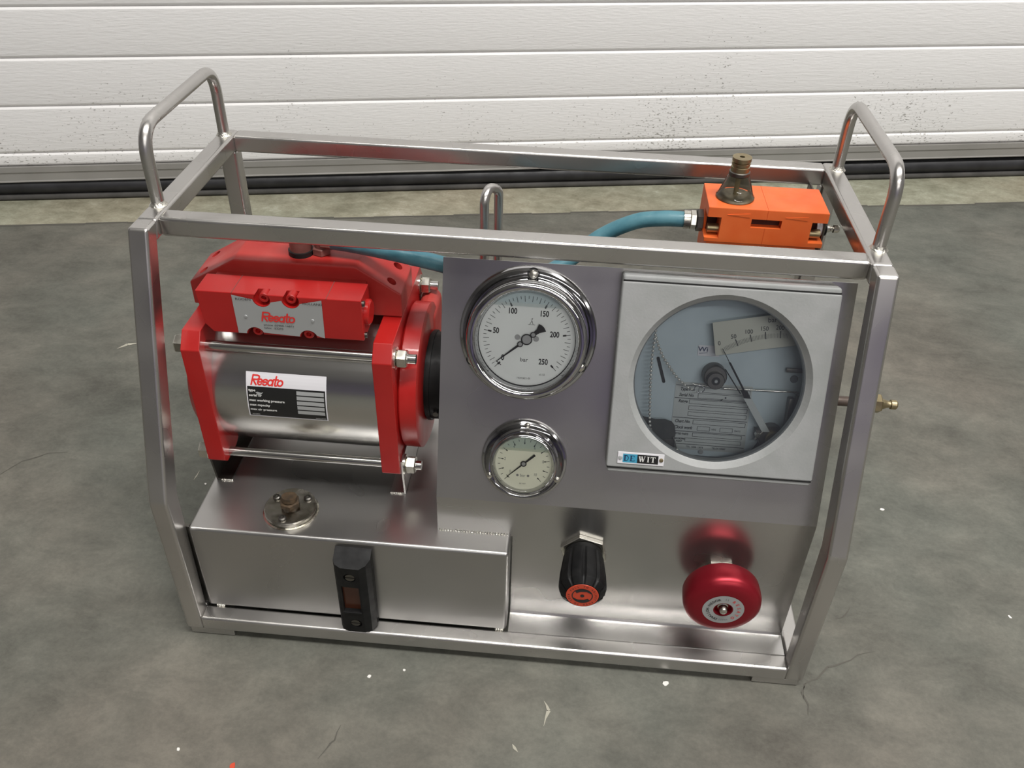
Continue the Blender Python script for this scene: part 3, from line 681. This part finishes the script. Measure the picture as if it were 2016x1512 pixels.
# small steel hook standing behind the front rail
b = B(); tube(b, rounded([(.3165, .235, .330), (.3165, .2350, .4560), (.3200, .2480, .4635), (.3290, .2600, .4560), (.3290, .2600, .330)], .012, 8), .0050, 16)
obj('pipe_bend', b, 'steel_tube', U, None, .8, label='bent stainless pipe behind the front rail')

# outlet fitting reaching out on the right
b = B(); cyl(b, (.600, .130, .3055), (.7245, .130, .3055), .0052, 20); out = obj('outlet_pipe', b, 'pipe_dark', U, None, .6, label='dark outlet pipe with brass quick coupling')
b = B(); hexa(b, (.7245, .130, .3055), (.7360, .130, .3055), .0100, .2); lathe(b, [(.0060, 0), (.0048, .004), (.0040, .006), (.0036, .0085), (.0036, .0095), (.0050, .0100), (.0050, .0150), (.0036, .0165)], frame_z((.7360, .130, .3055), (1, 0, 0)), 24)
obj('quick_coupling', b, 'brass_dull', out, None, .5)

# ------------------------------------------------------------------ gauges on the sloping panel
def gauge_ticks(bm, R, items, z):
    for a, r0, r1, w0 in items:
        a = math.radians(a); d = (math.cos(a), math.sin(a))
        line2(bm, (r0*d[0], r0*d[1]), (r1*d[0], r1*d[1]), w0, z)
def MU(u, v): return UP @ Matrix.Translation((u, v, 0))
G = MU(.3739, .1812)
b = B(); lathe(b, [(.0668, 0), (.0668, .0030), (.0655, .0052), (.0635, .0058), (.0615, .0046), (.0585, .0040), (.0560, .0045), (.0548, .0070), (.0548, .0215)], None, 96, cap=False)
g1 = obj('pressure_gauge', b, 'chrome', U, G, .5, label='large round pressure gauge reading to 250 bar')
b = B(); lathe(b, [(.0548, .0215), (.0570, .0222), (.0578, .0245), (.0578, .0290), (.0565, .0325), (.0535, .0342), (.0505, .0338), (.0485, .0315), (.0468, .0262), (.0466, .0215)], None, 96, cap=False); obj('bezel', b, 'chrome', g1, G, .9)
b = B(); lathe(b, [(.0478, .0210), (0, .0210)], None, 72, cap=False); obj('dial', b, 'dial_white', g1, G)
b = B(); lathe(b, [(.0470, .0235), (.0463, .0235), (.0463, .0212)], None, 72, cap=False); obj('dial_rim', b, 'black', g1, G)
b = B()
tk_ = []
for i in range(51):
    a = 225-i*5.4
    if i % 10 == 0: tk_ += [(a, .0345, .0378, .0016), (a, .0378, .0418, .0005)]
    elif i % 2 == 0: tk_ += [(a, .0362, .0418, .00045)]
    else: tk_ += [(a, .0388, .0418, .00045)]
gauge_ticks(b, .0465, tk_, .0212)
a = math.radians(225); c_ = (.0362*math.cos(a), .0362*math.sin(a)); line2(b, (c_[0]-.0022, c_[1]+.0018), (c_[0]+.0022, c_[1]-.0018), .0008, .0212)
obj('tick_marks', b, 'black_ink', g1, G)
b = B()
for s_, x, y in (('0', -.0222, -.0200), ('50', -.0298, .0062), ('100', -.0150, .0262), ('150', .0152, .0253), ('200', .0262, .0058), ('250', .0170, -.0218)):
    b = B(); puttext(b, s_, x, y, .0056, .0212, 'CENTER', .76, 0, .00020); obj('lettering', b, 'black_ink', g1, G)
for s_, x, y, h_, k_ in (('cl.1,0', .0165, -.0345, .0021, .9), ('14.01263.1-01', -.0010, -.0392, .0020, .85), ('bar', -.0016, -.0208, .0040, 1.05)):
    b = B(); puttext(b, s_, x, y, h_, .0212, 'CENTER', k_); obj('lettering', b, 'black_ink', g1, G)
b = B(); stroke(b, [(.0018, .0142), (.0040, .0180), (.0052, .0142)], .0005, .0212); stroke(b, [(.0005, .0142), (.0070, .0142)], .0004, .0212); stroke(b, [(.0030, .0195), (.0046, .0205), (.0036, .0180)], .0004, .0212)
obj('maker_mark', b, 'grey_ink', g1, G)
for x, y in ((-.0090, .0012), (.0090, .0006)):
    b = B(); lathe(b, [(.0027, .0211), (.0024, .0220), (0, .0220)], Matrix.Translation((x, y, 0)), 20, cap=False); obj('dial_screw', b, 'silver_label', g1, G, .6)
pa = math.radians(220); PM = G @ Matrix.Rotation(pa, 4, 'Z')
b = B(); prism(b, [(-.0135, -.0022), (-.0185, -.0052), (-.0200, -.0020), (-.0203, .0010), (-.0195, .0046), (-.0135, .0022), (-.004, .0014), (.014, .0010), (.037, .0003), (.037, -.0003), (.014, -.0010), (-.004, -.0014)], .0228, .0233)
for x, r in ((0, .0054), (.0078, .0028), (-.0078, .0028)): lathe(b, [(r, .0228), (r, .0236), (0, .0236)], Matrix.Translation((x, 0, 0)), 32)
obj('pointer', b, 'black_ink', g1, PM)
b = B()
for x, r in ((0, .0044), (.0078, .0020), (-.0078, .0020)): lathe(b, [(r, .0236), (r*.9, .0240), (0, .0240)], Matrix.Translation((x, 0, 0)), 28)
obj('pointer_hub', b, 'silver_label', g1, PM, .6)
def segment(R, y0, y1=None):
    a0 = math.asin(y0/R); P = []
    n = 24
    if y1 is None: P = [(R*math.cos(a0+(PI-2*a0)*k/n), R*math.sin(a0+(PI-2*a0)*k/n)) for k in range(n+1)]
    else:
        a1 = math.asin(y1/R); P = [(R*math.cos(a0), y0), (R*math.cos(a1), y1), (-R*math.cos(a1), y1), (-R*math.cos(a0), y0)]
    return P
b = B(); flat(b, segment(.0464, .0352), .0250); obj('fluid_level', b, glass_mat('fluid_air_gap', (.80, .86, .88), opacity=.05, dirt=(.5, .6, .65)), g1, G)
b = B(); flat(b, segment(.0464, .0322, .0352), .0250); obj('fluid_edge', b, glass_mat('fluid_meniscus', (.86, .90, .90), opacity=.18, dirt=(.55, .62, .62)), g1, G)
b = B(); lathe(b, [(.0470, .0262), (0, .0262)], None, 64, cap=False); obj('gauge_glass', b, 'gauge_glass', g1, G)
for a in (88, -28, 208):
    x, y = .0602*math.cos(math.radians(a)), .0602*math.sin(math.radians(a))
    b = B(); lathe(b, [(.0060, .0043), (.0060, .0056), (.0046, .0056)], Matrix.Translation((x, y, 0)), 24, cap=False)
    obj('screw_hole', b, 'black', g1, G); b = B(); lathe(b, [(.0044, .0044), (.0042, .0062), (.0030, .0070), (0, .0072)], Matrix.Translation((x, y-.0006, 0)), 24); obj('screw', b, 'zinc', g1, G, .7)

G2 = MU(.3776, .0494)
b = B(); lathe(b, [(.0435, 0), (.0435, .0025), (.0425, .0048), (.0405, .0055), (.0385, .0042), (.0350, .0038), (.0330, .0050), (.0325, .0095)], None, 80, cap=False)
g2 = obj('pressure_gauge', b, 'chrome', U, G2, .5, label='small round cream dial gauge reading to 10 bar')
b = B(); lathe(b, [(.0325, .0090), (.0338, .0100), (.0343, .0125), (.0340, .0155), (.0328, .0180), (.0310, .0186), (.0298, .0172), (.0288, .0135), (.0286, .0110)], None, 80, cap=False); obj('bezel', b, 'chrome', g2, G2, .9)
b = B(); lathe(b, [(.0292, .0108), (0, .0108)], None, 64, cap=False); obj('dial', b, 'dial_cream', g2, G2)
tk_ = []
for i in range(21):
    a = 225-i*13.5
    tk_ += [(a, .0208, .0228, .0011), (a, .0228, .0262, .0005)] if i % 2 == 0 else [(a, .0238, .0262, .0005)]
b = B(); gauge_ticks(b, .0285, tk_, .0110); a = math.radians(225); c_ = (.0215*math.cos(a), .0215*math.sin(a)); line2(b, (c_[0]-.0016, c_[1]+.0014), (c_[0]+.0016, c_[1]-.0014), .0006, .0110); obj('tick_marks', b, 'black_ink', g2, G2)
b = B()
for s_, x, y in (('0', -.0132, -.0098), ('2', -.0190, .0036), ('8', .0196, .0030), ('10', .0124, -.0116), ('4', -.0105, .0172), ('6', .0105, .0172)): puttext(b, s_, x, y, .0032, .0110, 'CENTER', .75)
puttext(b, 'bar', -.0002, -.0132, .0032, .0110, 'CENTER', .95); puttext(b, 'DE WIT', 0, -.0222, .0014, .0110, 'CENTER', 1.0)
for x in (-.0056, .0052): lathe(b, [(.0013, .0110), (0, .0110)], Matrix.Translation((x, -.0132, 0)), 14, cap=False)
obj('lettering', b, 'grey_ink', g2, G2)
pa = math.radians(223); PM = G2 @ Matrix.Rotation(pa, 4, 'Z')
b = B(); prism(b, [(-.0150, -.0012), (-.0150, .0012), (0, .0008), (.0210, .0003), (.0210, -.0003), (0, -.0008)], .0120, .0124); lathe(b, [(.0031, .0120), (.0031, .0126), (0, .0126)], None, 28); obj('pointer', b, 'black_ink', g2, PM)
b = B(); lathe(b, [(.0020, .0126), (.0018, .0129), (0, .0129)], None, 24); obj('pointer_hub', b, 'silver_label', g2, PM, .6)
b = B(); flat(b, segment(.0285, .0165), .0128); obj('fluid_level', b, glass_mat('fluid_air_gap_small', (.78, .84, .86), opacity=.12, dirt=(.42, .52, .56)), g2, G2)
b = B(); flat(b, segment(.0285, .0140, .0165), .0128); obj('fluid_edge', b, glass_mat('fluid_meniscus_small', (.84, .88, .86), opacity=.2, dirt=(.46, .52, .48)), g2, G2)
b = B(); lathe(b, [(.0290, .0138), (0, .0138)], None, 56, cap=False); obj('gauge_glass', b, 'gauge_glass', g2, G2)
for a in (88, -27, 208):
    x, y = .0388*math.cos(math.radians(a)), .0388*math.sin(math.radians(a))
    b = B(); lathe(b, [(.0032, .0040), (.0031, .0055), (.0020, .0064), (0, .0066)], Matrix.Translation((x, y, 0)), 20); obj('screw', b, 'zinc', g2, G2, .7)

# ------------------------------------------------------------------ chart recorder
u0, u1, v0, v1, wf = .4595, .6605, .0515, .2490, .0220
RC = (.5600, .1497)
b = B(); box(b, u0+.0004, u1-.0004, v0, v1, .0002, .0205, .0030, 3); rec = obj('chart_recorder', b, 'case_grey', U, UP, .5, label='grey square chart recorder with round window')
def bu(a): q = B(); box(q, *a); bmesh.ops.transform(q, matrix=UP, verts=q.verts); return q
cut(rec, [bu((.4668, .6535, .0590, .2420, -.01, .03))])
b = B(); box(b, u0, u1, v0+.0058, v1-.0058, .0085, wf, .0022, 3); dr = obj('recorder_door', b, 'case_grey', rec, UP, .5)
q = B(); lathe(q, [(.0800, -.03), (.0800, .0150), (.0822, .0172), (.0866, .0221), (.0866, .04)], Matrix.Translation((*RC, 0)), 96); bmesh.ops.transform(q, matrix=UP, verts=q.verts); cut(dr, [q])
b = B(); lathe(b, [(.0822, .0170), (.0866, .02205)], Matrix.Translation((*RC, 0)), 96, cap=False); obj('window_bevel', b, varied('pale_bevel_paint', (.50, .50, .47), (.58, .58, .55), 60, (.4, .5)), rec, UP, .6)  # bevel ring is paler than the case
for v in (v0+.0052, v1-.0052):
    b = B(); box(b, u0+.001, u1-.001, v-.0006, v+.0006, .0100, .0214); obj('door_seam', b, 'black', rec, UP)
b = B(); lathe(b, [(.0822, .0162), (0, .0162)], Matrix.Translation((*RC, 0)), 96, cap=False); obj('window_glass', b, 'window_glass', rec, UP)
b = B(); box(b, RC[0]-.006, RC[0]+.008, v0+.0100, v0+.0112, wf-.0020, wf-.0006); obj('window_clip', b, 'brass_dull', rec, UP)
# inner box
b = B(); wi = -.034
for a in ((.4650, .4668, .0572, .2438, wi, .0080), (.6535, .6553, .0572, .2438, wi, .0080), (.4650, .6553, .0572, .0590, wi, .0080), (.4650, .6553, .2420, .2438, wi, .0080), (.4650, .6553, .0572, .2438, wi-.002, wi)): box(b, *a)
obj('inner_box', b, 'case_dark', rec, UP)
WB = -.0220
def local(name, bm, mat, **k): return obj(name, bm, mat, rec, UP, **k)
pp = [(.4670, .0605), (.6020, .0590), (.6150, .0820), (.6533, .0800), (.6533, .2418), (.4670, .2418)]
b = B(); prism(b, pp, WB-.0015, WB); bp_ = local('back_plate', b, 'plate_blue')
b = B(); line2(b, (.5043, .1599), (.5123, .1361), .0032, WB+.0003); lathe(b, [(.0016, WB+.0003), (0, WB+.0003)], Matrix.Translation((.5043, .1599, 0)), 12, cap=False); lathe(b, [(.0016, WB+.0003), (0, WB+.0003)], Matrix.Translation((.5123, .1361, 0)), 12, cap=False); local('slot', b, 'black')
b = B(); quad(b, .5245, .6010, .0655, .1372, WB+.0004); local('data_plate', b, 'plate_label')
z = WB+.0008
b = B()
def rect(x0, x1, y0, y1, w_=.00035):
    for p, q in (((x0, y0), (x1, y0)), ((x1, y0), (x1, y1)), ((x1, y1), (x0, y1)), ((x0, y1), (x0, y0))): line2(b, p, q, w_, z)
for v in (.1338, .1203, .0995, .0850, .0712): line2(b, (.5250, v), (.6000, v), .0006, z)
rect(.5480, .5990, .1275, .1325); rect(.5480, .5990, .1215, .1262)
rect(.5400, .5985, .1150, .1190); rect(.5400, .5985, .1085, .1127); rect(.5400, .5985, .1020, .1062)
rect(.5460, .5985, .0935, .0978); rect(.5510, .5635, .0868, .0912); rect(.5740, .5865, .0868, .0912)
rect(.5470, .5965, .0800, .0838); rect(.5400, .5965, .0740, .0778)
for s_, x, v, h in (('Type No.', .5295, .1298, .0034), ('Serial No.', .5290, .1237, .0034), ('Range', .5290, .1170, .0034), ('Chart No.', .5275, .0956, .0034), ('Clock work', .5275, .0890, .0034), ('FITTED PARTS', .5285, .0819, .0020), ('RECORDING', .5285, .0767, .0018), ('POINT', .5310, .0738, .0018)):
    puttext(b, s_, x, v, h, z, 'LEFT', .80, .25, .00008)
puttext(b, 'HRS', .5655, .0888, .0018, z, 'LEFT', 1); puttext(b, 'DAYS', .5885, .0888, .0018, z, 'LEFT', 1); puttext(b, 'TEL. 5008-13878', .5420, .0684, .0020, z, 'LEFT', .9); puttext(b, 'TELEX 50087', .5680, .0684, .0020, z, 'LEFT', .9)
flat(b, [(.5700, .1195), (.5722, .1205), (.5732, .1225), (.5712, .1215)], z); lathe(b, [(.0009, z), (0, z)], Matrix.Translation((.5755, .1235, 0)), 10, cap=False)
local('lettering', b, 'black_ink')
b = B(); quad(b, .5425, .5640, .1655, .1765, WB+.0006); local('paper_note', b, 'white_label')
b = B(); puttext(b, 'Wi', .5475, .1722, .0048, WB+.0009, 'CENTER', 1.2, 0, .0001); stroke(b, [(.5440, .1680), (.5520, .1690)], .0005, WB+.0009); local('handwriting', b, 'navy_ink')
# curved scale
sm = Matrix.Translation((.5585, .1692, -.0120)) @ Matrix.Rotation(math.radians(11.5), 4, 'Z')
b = B(); prism(b, [(0, 0), (.052, .0006), (.086, .0002), (.086, .0335), (0, .0335)], 0, .0008, sm); local('scale_card', b, 'scale_card')
PC = Vector((.6240, .0900)); RR = .1012
b = B(); zs_ = -.0108
def pol(r, a): a = math.radians(a); return (PC.x+r*math.cos(a), PC.y+r*math.sin(a))
for i in range(0, 46):
    a = 124.2-i*.77
    if i % 10 == 0 and i: line2(b, pol(RR, a), pol(RR+.0072, a), .0009, zs_)
    elif i: line2(b, pol(RR+.0003, a), pol(RR+.0050, a), .00022, zs_)
for i, s_ in enumerate(('0', '50', '100', '150', '200')):
    a = 124.6-i*7.7; x, y = pol(RR+.0104, a); puttext(b, s_, x, y, .0044, zs_, 'CENTER', .9, 0, 0, math.radians(a-92)*.35)
puttext(b, 'bar', .6085, .2085, .0050, zs_, 'CENTER', 1.0, 0, 0, .12)
local('scale_marks', b, 'black_ink')
# hub, arm, linkage
HM = Matrix.Translation((.5605, .1480, 0))
b = B(); lathe(b, [(.0118, WB), (.0118, -.0105), (.0112, -.0090), (.0105, -.0085)], HM, 48); lathe(b, [(.0088, -.0085), (.0088, -.0040), (.0080, -.0030), (.0042, -.0030), (.0040, -.0075), (0, -.0075)], Matrix.Translation((.5605, .1455, 0)), 40)
local('chart_hub', b, 'dark_steel', smooth=.5)
b = B(); lathe(b, [(.0040, -.0029), (0, -.0029)], Matrix.Translation((.5605, .1455, 0)), 24, cap=False); local('hub_hole', b, 'black')
b = B(); lathe(b, [(.0018, -.0028), (.0015, -.0015), (0, -.0015)], Matrix.Translation((.5605, .1455, 0)), 16); local('hub_pin', b, 'silver_label', smooth=.6)
b = B(); tube(b, [(.5715, .1350, -.016), (.6450, .1362, -.016)], .0010, 10); tube(b, [(.5405, .1375, -.016), (.5560, .1360, -.016)], .0007, 8); local('linkage_rod', b, 'zinc', smooth=.8)
b = B(); tip = (.5640, .1775); el = (.5900, .1362); line = lambda a, c, w_, z0, z1: (prism(b, [(a[0]-w_, a[1]), (a[0]+w_, a[1]), (c[0]+w_, c[1]), (c[0]-w_, c[1])], z0, z1))
line(tip, (.5735, .1620), .0004, -.0085, -.0078); line((.5725, .1640), el, .0011, -.0092, -.0078); line((.5690, .1570), (.5868, .1330), .0007, -.0092, -.0082); line(el, (.5940, .1290), .0032, -.0100, -.0068); local('pen_arm', b, 'black_plastic')
b = B(); line((.5942, .1290), (.6168, .0950), .0040, -.0100, -.0082); local('arm_blade', b, 'plate_label')
b = B(); cyl(b, (.6240, .0885, WB), (.6240, .0885, -.0100), .0125, 32); line((.6140, .0960), (.6200, .0800), .0070, -.018, -.0090); local('pivot_block', b, 'dark_steel', smooth=.5)
b = B(); lathe(b, [(.0080, -.0100), (.0080, -.0060), (.0068, -.0048), (0, -.0045)], Matrix.Translation((.6245, .0885, 0)), 36); local('pivot_cap', b, 'brass_dull', smooth=.6)
b = B(); tube(b, [(.6075, .0855, -.010), (.6115, .0915, -.010), (.6165, .0975, -.010)], .0013, 8); cyl(b, (.6095, .0905, -.014), (.6095, .0905, -.0075), .0026, 14); local('adjust_screw', b, 'zinc', smooth=.7)
b = B(); box(b, .6300, .6530, .1560, .1600, -.020, -.016, .0005); box(b, .6360, .6420, .0950, .1300, -.0215, -.0120, .0008); box(b, .6425, .6530, .1000, .1330, -.020, -.0140, .0008); box(b, .6420, .6470, .1180, .1200, -.0130, -.0105, .0004); local('movement', b, 'dark_steel', smooth=.4)
b = B(); lathe(b, [(.0026, WB), (.0024, WB+.0016), (0, WB+.0018)], Matrix.Translation((.5575, .0640, 0)), 18); local('plate_screw', b, 'silver_label', smooth=.6)
b = B(); lathe(b, [(.0040, WB+.0002), (.0034, WB+.0012), (0, WB+.0014)], Matrix.Translation((.6400, .1480, 0)), 18); local('plate_screw', b, 'case_dark', smooth=.6)
# name badge
b = B(); box(b, .4700, .5155, .0622, .0745, wf, wf+.0009, .0003, 1); local('name_badge', b, 'white_label')
zb_ = wf+.0011
b = B(); quad(b, .4752, .4892, .0638, .0728, zb_); local('badge_field', b, 'blue_print')
b = B(); quad(b, .4892, .5098, .0638, .0728, zb_); local('badge_field', b, 'black_label')
def serif(bm, ch, x, y, h, zz):
    w1, w2 = h*.21, h*.07
    def vs(px, wt=w1): line2(bm, (x+px*h, y), (x+px*h, y+h), wt, zz); [line2(bm, (x+px*h-h*.20, y+q), (x+px*h+h*.20, y+q), w2, zz) for q in (w2/2, h-w2/2)]
    def hs(a, c, q, wt=w2): line2(bm, (x+a*h, y+q*h), (x+c*h, y+q*h), wt, zz)
    if ch == 'D': vs(.18); stroke(bm, [(x+px, y+py) for px, py in [(h*.18, h*.965)]+[(h*.42+h*.33*math.cos(t), h*.5+h*.465*math.sin(t)) for t in [PI/2-k*PI/10 for k in range(11)]]+[(h*.18, h*.035)]], h*.10, zz)
    if ch == 'E': vs(.18); hs(.18, .72, .965); hs(.18, .55, .5); hs(.18, .75, .035); line2(bm, (x+.72*h, y+h), (x+.72*h, y+h*.74), w2, zz); line2(bm, (x+.75*h, y), (x+.75*h, y+h*.26), w2, zz)
    if ch == 'W':
        for a, c, wt in (((0.05, 1), (.30, 0), w1), ((.30, 0), (.52, .9), w2), ((.45, 1), (.72, 0), w1), ((.72, 0), (.97, 1), w2)): line2(bm, (x+a[0]*h, y+a[1]*h), (x+c[0]*h, y+c[1]*h), wt, zz)
        for q in (.08, .97): hs(q-.16, q+.16, .965)
    if ch == 'I': vs(.20)
    if ch == 'T': vs(.42); hs(.02, .82, .965); line2(bm, (x+.04*h, y+h), (x+.04*h, y+h*.72), w2, zz); line2(bm, (x+.80*h, y+h), (x+.80*h, y+h*.72), w2, zz)
b = B(); serif(b, 'D', .4762, .0655, .0058, zb_+.0002); serif(b, 'E', .4822, .0655, .0058, zb_+.0002); local('lettering', b, 'navy_ink')
b = B(); serif(b, 'W', .4910, .0655, .0058, zb_+.0002); serif(b, 'I', .4988, .0655, .0058, zb_+.0002); serif(b, 'T', .5022, .0655, .0058, zb_+.0002); local('lettering', b, 'white_ink')
for x in (.4727, .5127):
    b = B(); lathe(b, [(.0021, wf+.0009), (.0018, wf+.0017), (0, wf+.0020)], Matrix.Translation((x, .0684, 0)), 18); local('rivet', b, 'brass_dull' if x > .5 else 'silver_label', smooth=.7)

# ------------------------------------------------------------------ chain and key tag hanging inside the recorder
def ump(u, v, w_): return UP @ Vector((u, v, w_))
CW = -.0120
kp = ump(.4985, .190, CW)
K = thing('key_chain', 'bead chain with a dark rubber key tag hanging behind the recorder window', 'key chain', kp)
bead = bmesh.new(); bmesh.ops.create_icosphere(bead, subdivisions=2, radius=.00165)
bo = obj('bead', bead, 'bead', K, None, 1.5)
def along(pts, step):
    P = spline([(p[0], p[1], 0) for p in pts], 12); out = []; d = 0; out.append(P[0])
    for a, c in zip(P, P[1:]):
        L = (c-a).length
        while d+L >= step: t = (step-d)/L; a = a.lerp(c, t); out.append(a.copy()); L = (c-a).length; d = 0
        d += L
    return out
c1 = [(.4980, .1900), (.4982, .1860), (.4972, .1625), (.4982, .1362), (.5002, .1094), (.5018, .0931), (.5060, .0775), (.5138, .0668), (.5220, .0625)]
c2 = [(.4990, .1830), (.5067, .1662), (.5143, .1558), (.5231, .1448), (.5342, .1356), (.5400, .1330)]
first = True
wires = []
for pts in (c1, c2):
    q = along(pts, .0041); wires.append([ump(p.x, p.y, CW) for p in q])
    for p in q:
        wp = ump(p.x, p.y, CW+.0002)
        if first: bo.data.transform(Matrix.Translation(wp)); o_ = bo; base = wp.copy(); first = False
        else:
            o_ = bo.copy(); COL.objects.link(o_); o_.matrix_local = bo.matrix_local.copy(); o_.location = wp-base
b = B()
for q in wires: tube(b, q, .00035, 6)
obj('chain_wire', b, 'zinc', K, None, 1)
b = B(); tube(b, [ump(*p, CW) for p in [(.5395, .1340)]+arcpts(.5470, .1338, .0050, .0036, 200, -120, 14)], .0005, 8); obj('snap_ring', b, 'chrome', K, None, 1)
b = B(); tube(b, [ump(*p, CW+.001) for p in arcpts(.5310, .0655, .0034, .0034, 0, 350, 16)], .0008, 8); tube(b, [ump(*p, CW+.001) for p in [(.5265, .0815), (.5290, .0750), (.5310, .0690)]], .0007, 8); tube(b, [ump(*p, CW+.001) for p in [(.5220, .0632), (.5290, .0648)]], .0014, 8); obj('split_ring', b, 'zinc', K, None, 1)
b = B(); prism(b, [(.4870, .1025), (.4960, .0990), (.5075, .0978), (.5170, .0984), (.5235, .0968), (.5270, .0930), (.5285, .0870), (.5290, .0820), (.5275, .0780), (.5200, .0782), (.5150, .0755), (.5080, .0760), (.5000, .0840), (.4930, .0930)], CW-.004, CW-.0022, UP, .0004, 1); obj('rubber_tag', b, 'leather', K, None, .5)
b = B(); prism(b, [(.5100, .0755), (.5155, .0752), (.5205, .0782), (.5275, .0778), (.5300, .0690), (.5235, .0655), (.5150, .0680)], CW-.0042, CW-.0032, UP); obj('key', b, 'dark_steel', K, None, .5)

# ------------------------------------------------------------------ knobs on the lower panel
kx, kz = .4465, .1420
b = B(); hexa(b, (kx, PY, kz), (kx, PY-.0052, kz), .0262, .75, .03)
o = obj('panel_nut', b, 'zinc', U, None, .4)
b = B(); n = 120; prof = [(.0188, .0052), (.0205, .0060), (.0205, .0110), (.0210, .0115), (.0216, .0130), (.0242, .0360), (.0248, .0500), (.0236, .0550), (.0175, .0605), (.0172, .0600), (0, .0600)]
t = bmesh.new(); rings = []
for i, (r, h) in enumerate(prof):
    ring = []
    for k in range(n):
        a = 2*PI*k/n; rr = r
        if 4 <= i <= 7:
            ph = (a*10/(2*PI)) % 1; dip = 1 if ph < .22 else 0; dip = max(0, 1-abs(ph-.5)/.16) ** .5 if abs(ph-.5) < .16 else 0
            rr = r - dip*.0022*((i-3)/3 if i < 7 else 1)
        ring.append(t.verts.new((rr*math.cos(a), rr*math.sin(a), h)) if r > 0 else None)
    rings.append(ring)
for a_, c_ in zip(rings[:-2], rings[1:-1]):
    for k in range(n): t.faces.new((a_[k], a_[(k+1) % n], c_[(k+1) % n], c_[k]))
t.faces.new(rings[-2]); t.faces.new(rings[0][::-1])
KF = Matrix(((1, 0, 0, kx), (0, 0, -1, PY), (0, 1, 0, kz), (0, 0, 0, 1)))
merge(b, t); kn = obj('regulator_knob', b, 'black_plastic', U, KF, .5, label='ribbed black pressure regulator knob with orange end disc')
zf_ = .0606
b = B(); lathe(b, [(.0168, zf_), (.0166, zf_+.0004), (0, zf_+.0004)], None, 48); obj('end_disc', b, 'knob_red', kn, KF, .5)
b = B(); zz = zf_+.0007
R1, R0 = .0108, .0098
for k in range(48):
    a, c_ = 2*PI*k/48, 2*PI*(k+1)/48
    flat(b, [(R1*math.cos(a), R1*math.sin(a)), (R1*math.cos(c_), R1*math.sin(c_)), (R0*math.cos(c_), R0*math.sin(c_)), (R0*math.cos(a), R0*math.sin(a))], zz)
for sg_ in (0, PI):    # two dark crescents and the centre
    P = [(.0100*math.cos(sg_+t), .0100*math.sin(sg_+t)) for t in [math.radians(20+q*12) for q in range(11)]]
    Q = [(.0042*math.cos(sg_+1.9)+.0050*math.cos(sg_+t), .0042*math.sin(sg_+1.9)+.0050*math.sin(sg_+t)) for t in [math.radians(150-q*13) for q in range(9)]]
    flat(b, P+[(.0070*math.cos(sg_+2.6), .0070*math.sin(sg_+2.6))]+[(.0064*math.cos(sg_+1.9), .0064*math.sin(sg_+1.9)), (.0075*math.cos(sg_+1.0), .0075*math.sin(sg_+1.0))], zz)
lathe(b, [(.0022, zz), (0, zz)], None, 12, cap=False)
def ringtext(bm, s_, R, a0, step, cap_, zz, sx=1., inward=False):
    for i, ch in enumerate(s_):
        if ch == ' ': continue
        a = math.radians(a0-i*step); puttext(bm, ch, R*math.cos(a), R*math.sin(a), cap_, zz, 'CENTER', sx, 0, .00005, a-PI/2)
ringtext(b, 'PULL TO ADJUST', .0138, 150, 13, .0022, zz, .9); ringtext(b, 'PUSH TO LOCK', .0138, -40, 13, .0022, zz, .9)
obj('disc_print', b, 'black_ink', kn, KF)

rx, rz = .5935, .1235
RF = Matrix(((1, 0, 0, rx), (0, 0, -1, PY), (0, 1, 0, rz), (0, 0, 0, 1)))
b = B(); lathe(b, [(.0215, 0), (.0222, .0008), (.0222, .0045), (.0212, .0052)], RF, 6, rot=0); obj('panel_nut', b, 'zinc', U, None, .4)
b = B(); lathe(b, [(.0130, .0052), (.0130, .0085), (.0115, .0088), (.0115, .0110), (.0125, .0113), (.0125, .0150), (.010, .0160), (.010, .0200)], None, 48)
hw = obj('handwheel', b, 'zinc', U, RF, .5, label='round red anodised handwheel with silver ring label')
b = B(); lathe(b, [(.012, .0170), (.034, .0175), (.0385, .0190), (.0400, .0220), (.0405, .0300), (.0405, .0370), (.0390, .0425), (.0350, .0462), (.0290, .0478), (.0220, .0482), (.0092, .0482), (.0088, .0420), (0, .0420)], None, 96, cap=False); obj('wheel_rim', b, 'red_anodised', hw, RF, .6)
b = B()
for k in range(64):
    a, c_ = 2*PI*k/64, 2*PI*(k+1)/64; R1, R0 = .0214, .0102
    flat(b, [(R1*math.cos(a), R1*math.sin(a)), (R1*math.cos(c_), R1*math.sin(c_)), (R0*math.cos(c_), R0*math.sin(c_)), (R0*math.cos(a), R0*math.sin(a))], .0485)
obj('ring_label', b, 'silver_label', hw, RF)
b = B(); ringtext(b, 'RODEN-HOLLAND', .0158, 252-245+105, -11.5, .0032, .0488, 1.0); 
obj('lettering', b, 'black_ink', hw, RF)
b = B(); ringtext(b, 'RESATO', .0160, 55, 20, .0036, .0488, .95); obj('lettering', b, 'red_ink', hw, RF)
for a_ in (('II', .0158, 88, 8, .0030, .0488, .9), ('PRESS', .0158, -68, 7, .0022, .0488, .9)):
    b = B(); ringtext(b, *a_); obj('lettering', b, 'grey_ink', hw, RF)
b = B(); lathe(b, [(.0058, .0420), (.0058, .0450), (.0046, .0456), (.0046, .0490), (.0036, .0515), (.0015, .0524), (0, .0525)], None, 28); obj('spindle_nut', b, 'zinc', hw, RF, .7)

# flat faces keep flat shading next to their rounded edges
for o in list(COL.objects):
    if o.type == 'MESH' and o.data.materials and o.data.materials[0] in (M['steel_tube'], M['steel_tank'], M['red'], M['red_dusty'], M['orange'], M['case_grey'], M['black_plastic']) and o.name.split('.')[0] not in ('carrying_handle', 'pipe_bend'):
        wn = o.modifiers.new('weighted', 'WEIGHTED_NORMAL'); wn.keep_sharp = True; wn.weight = 80
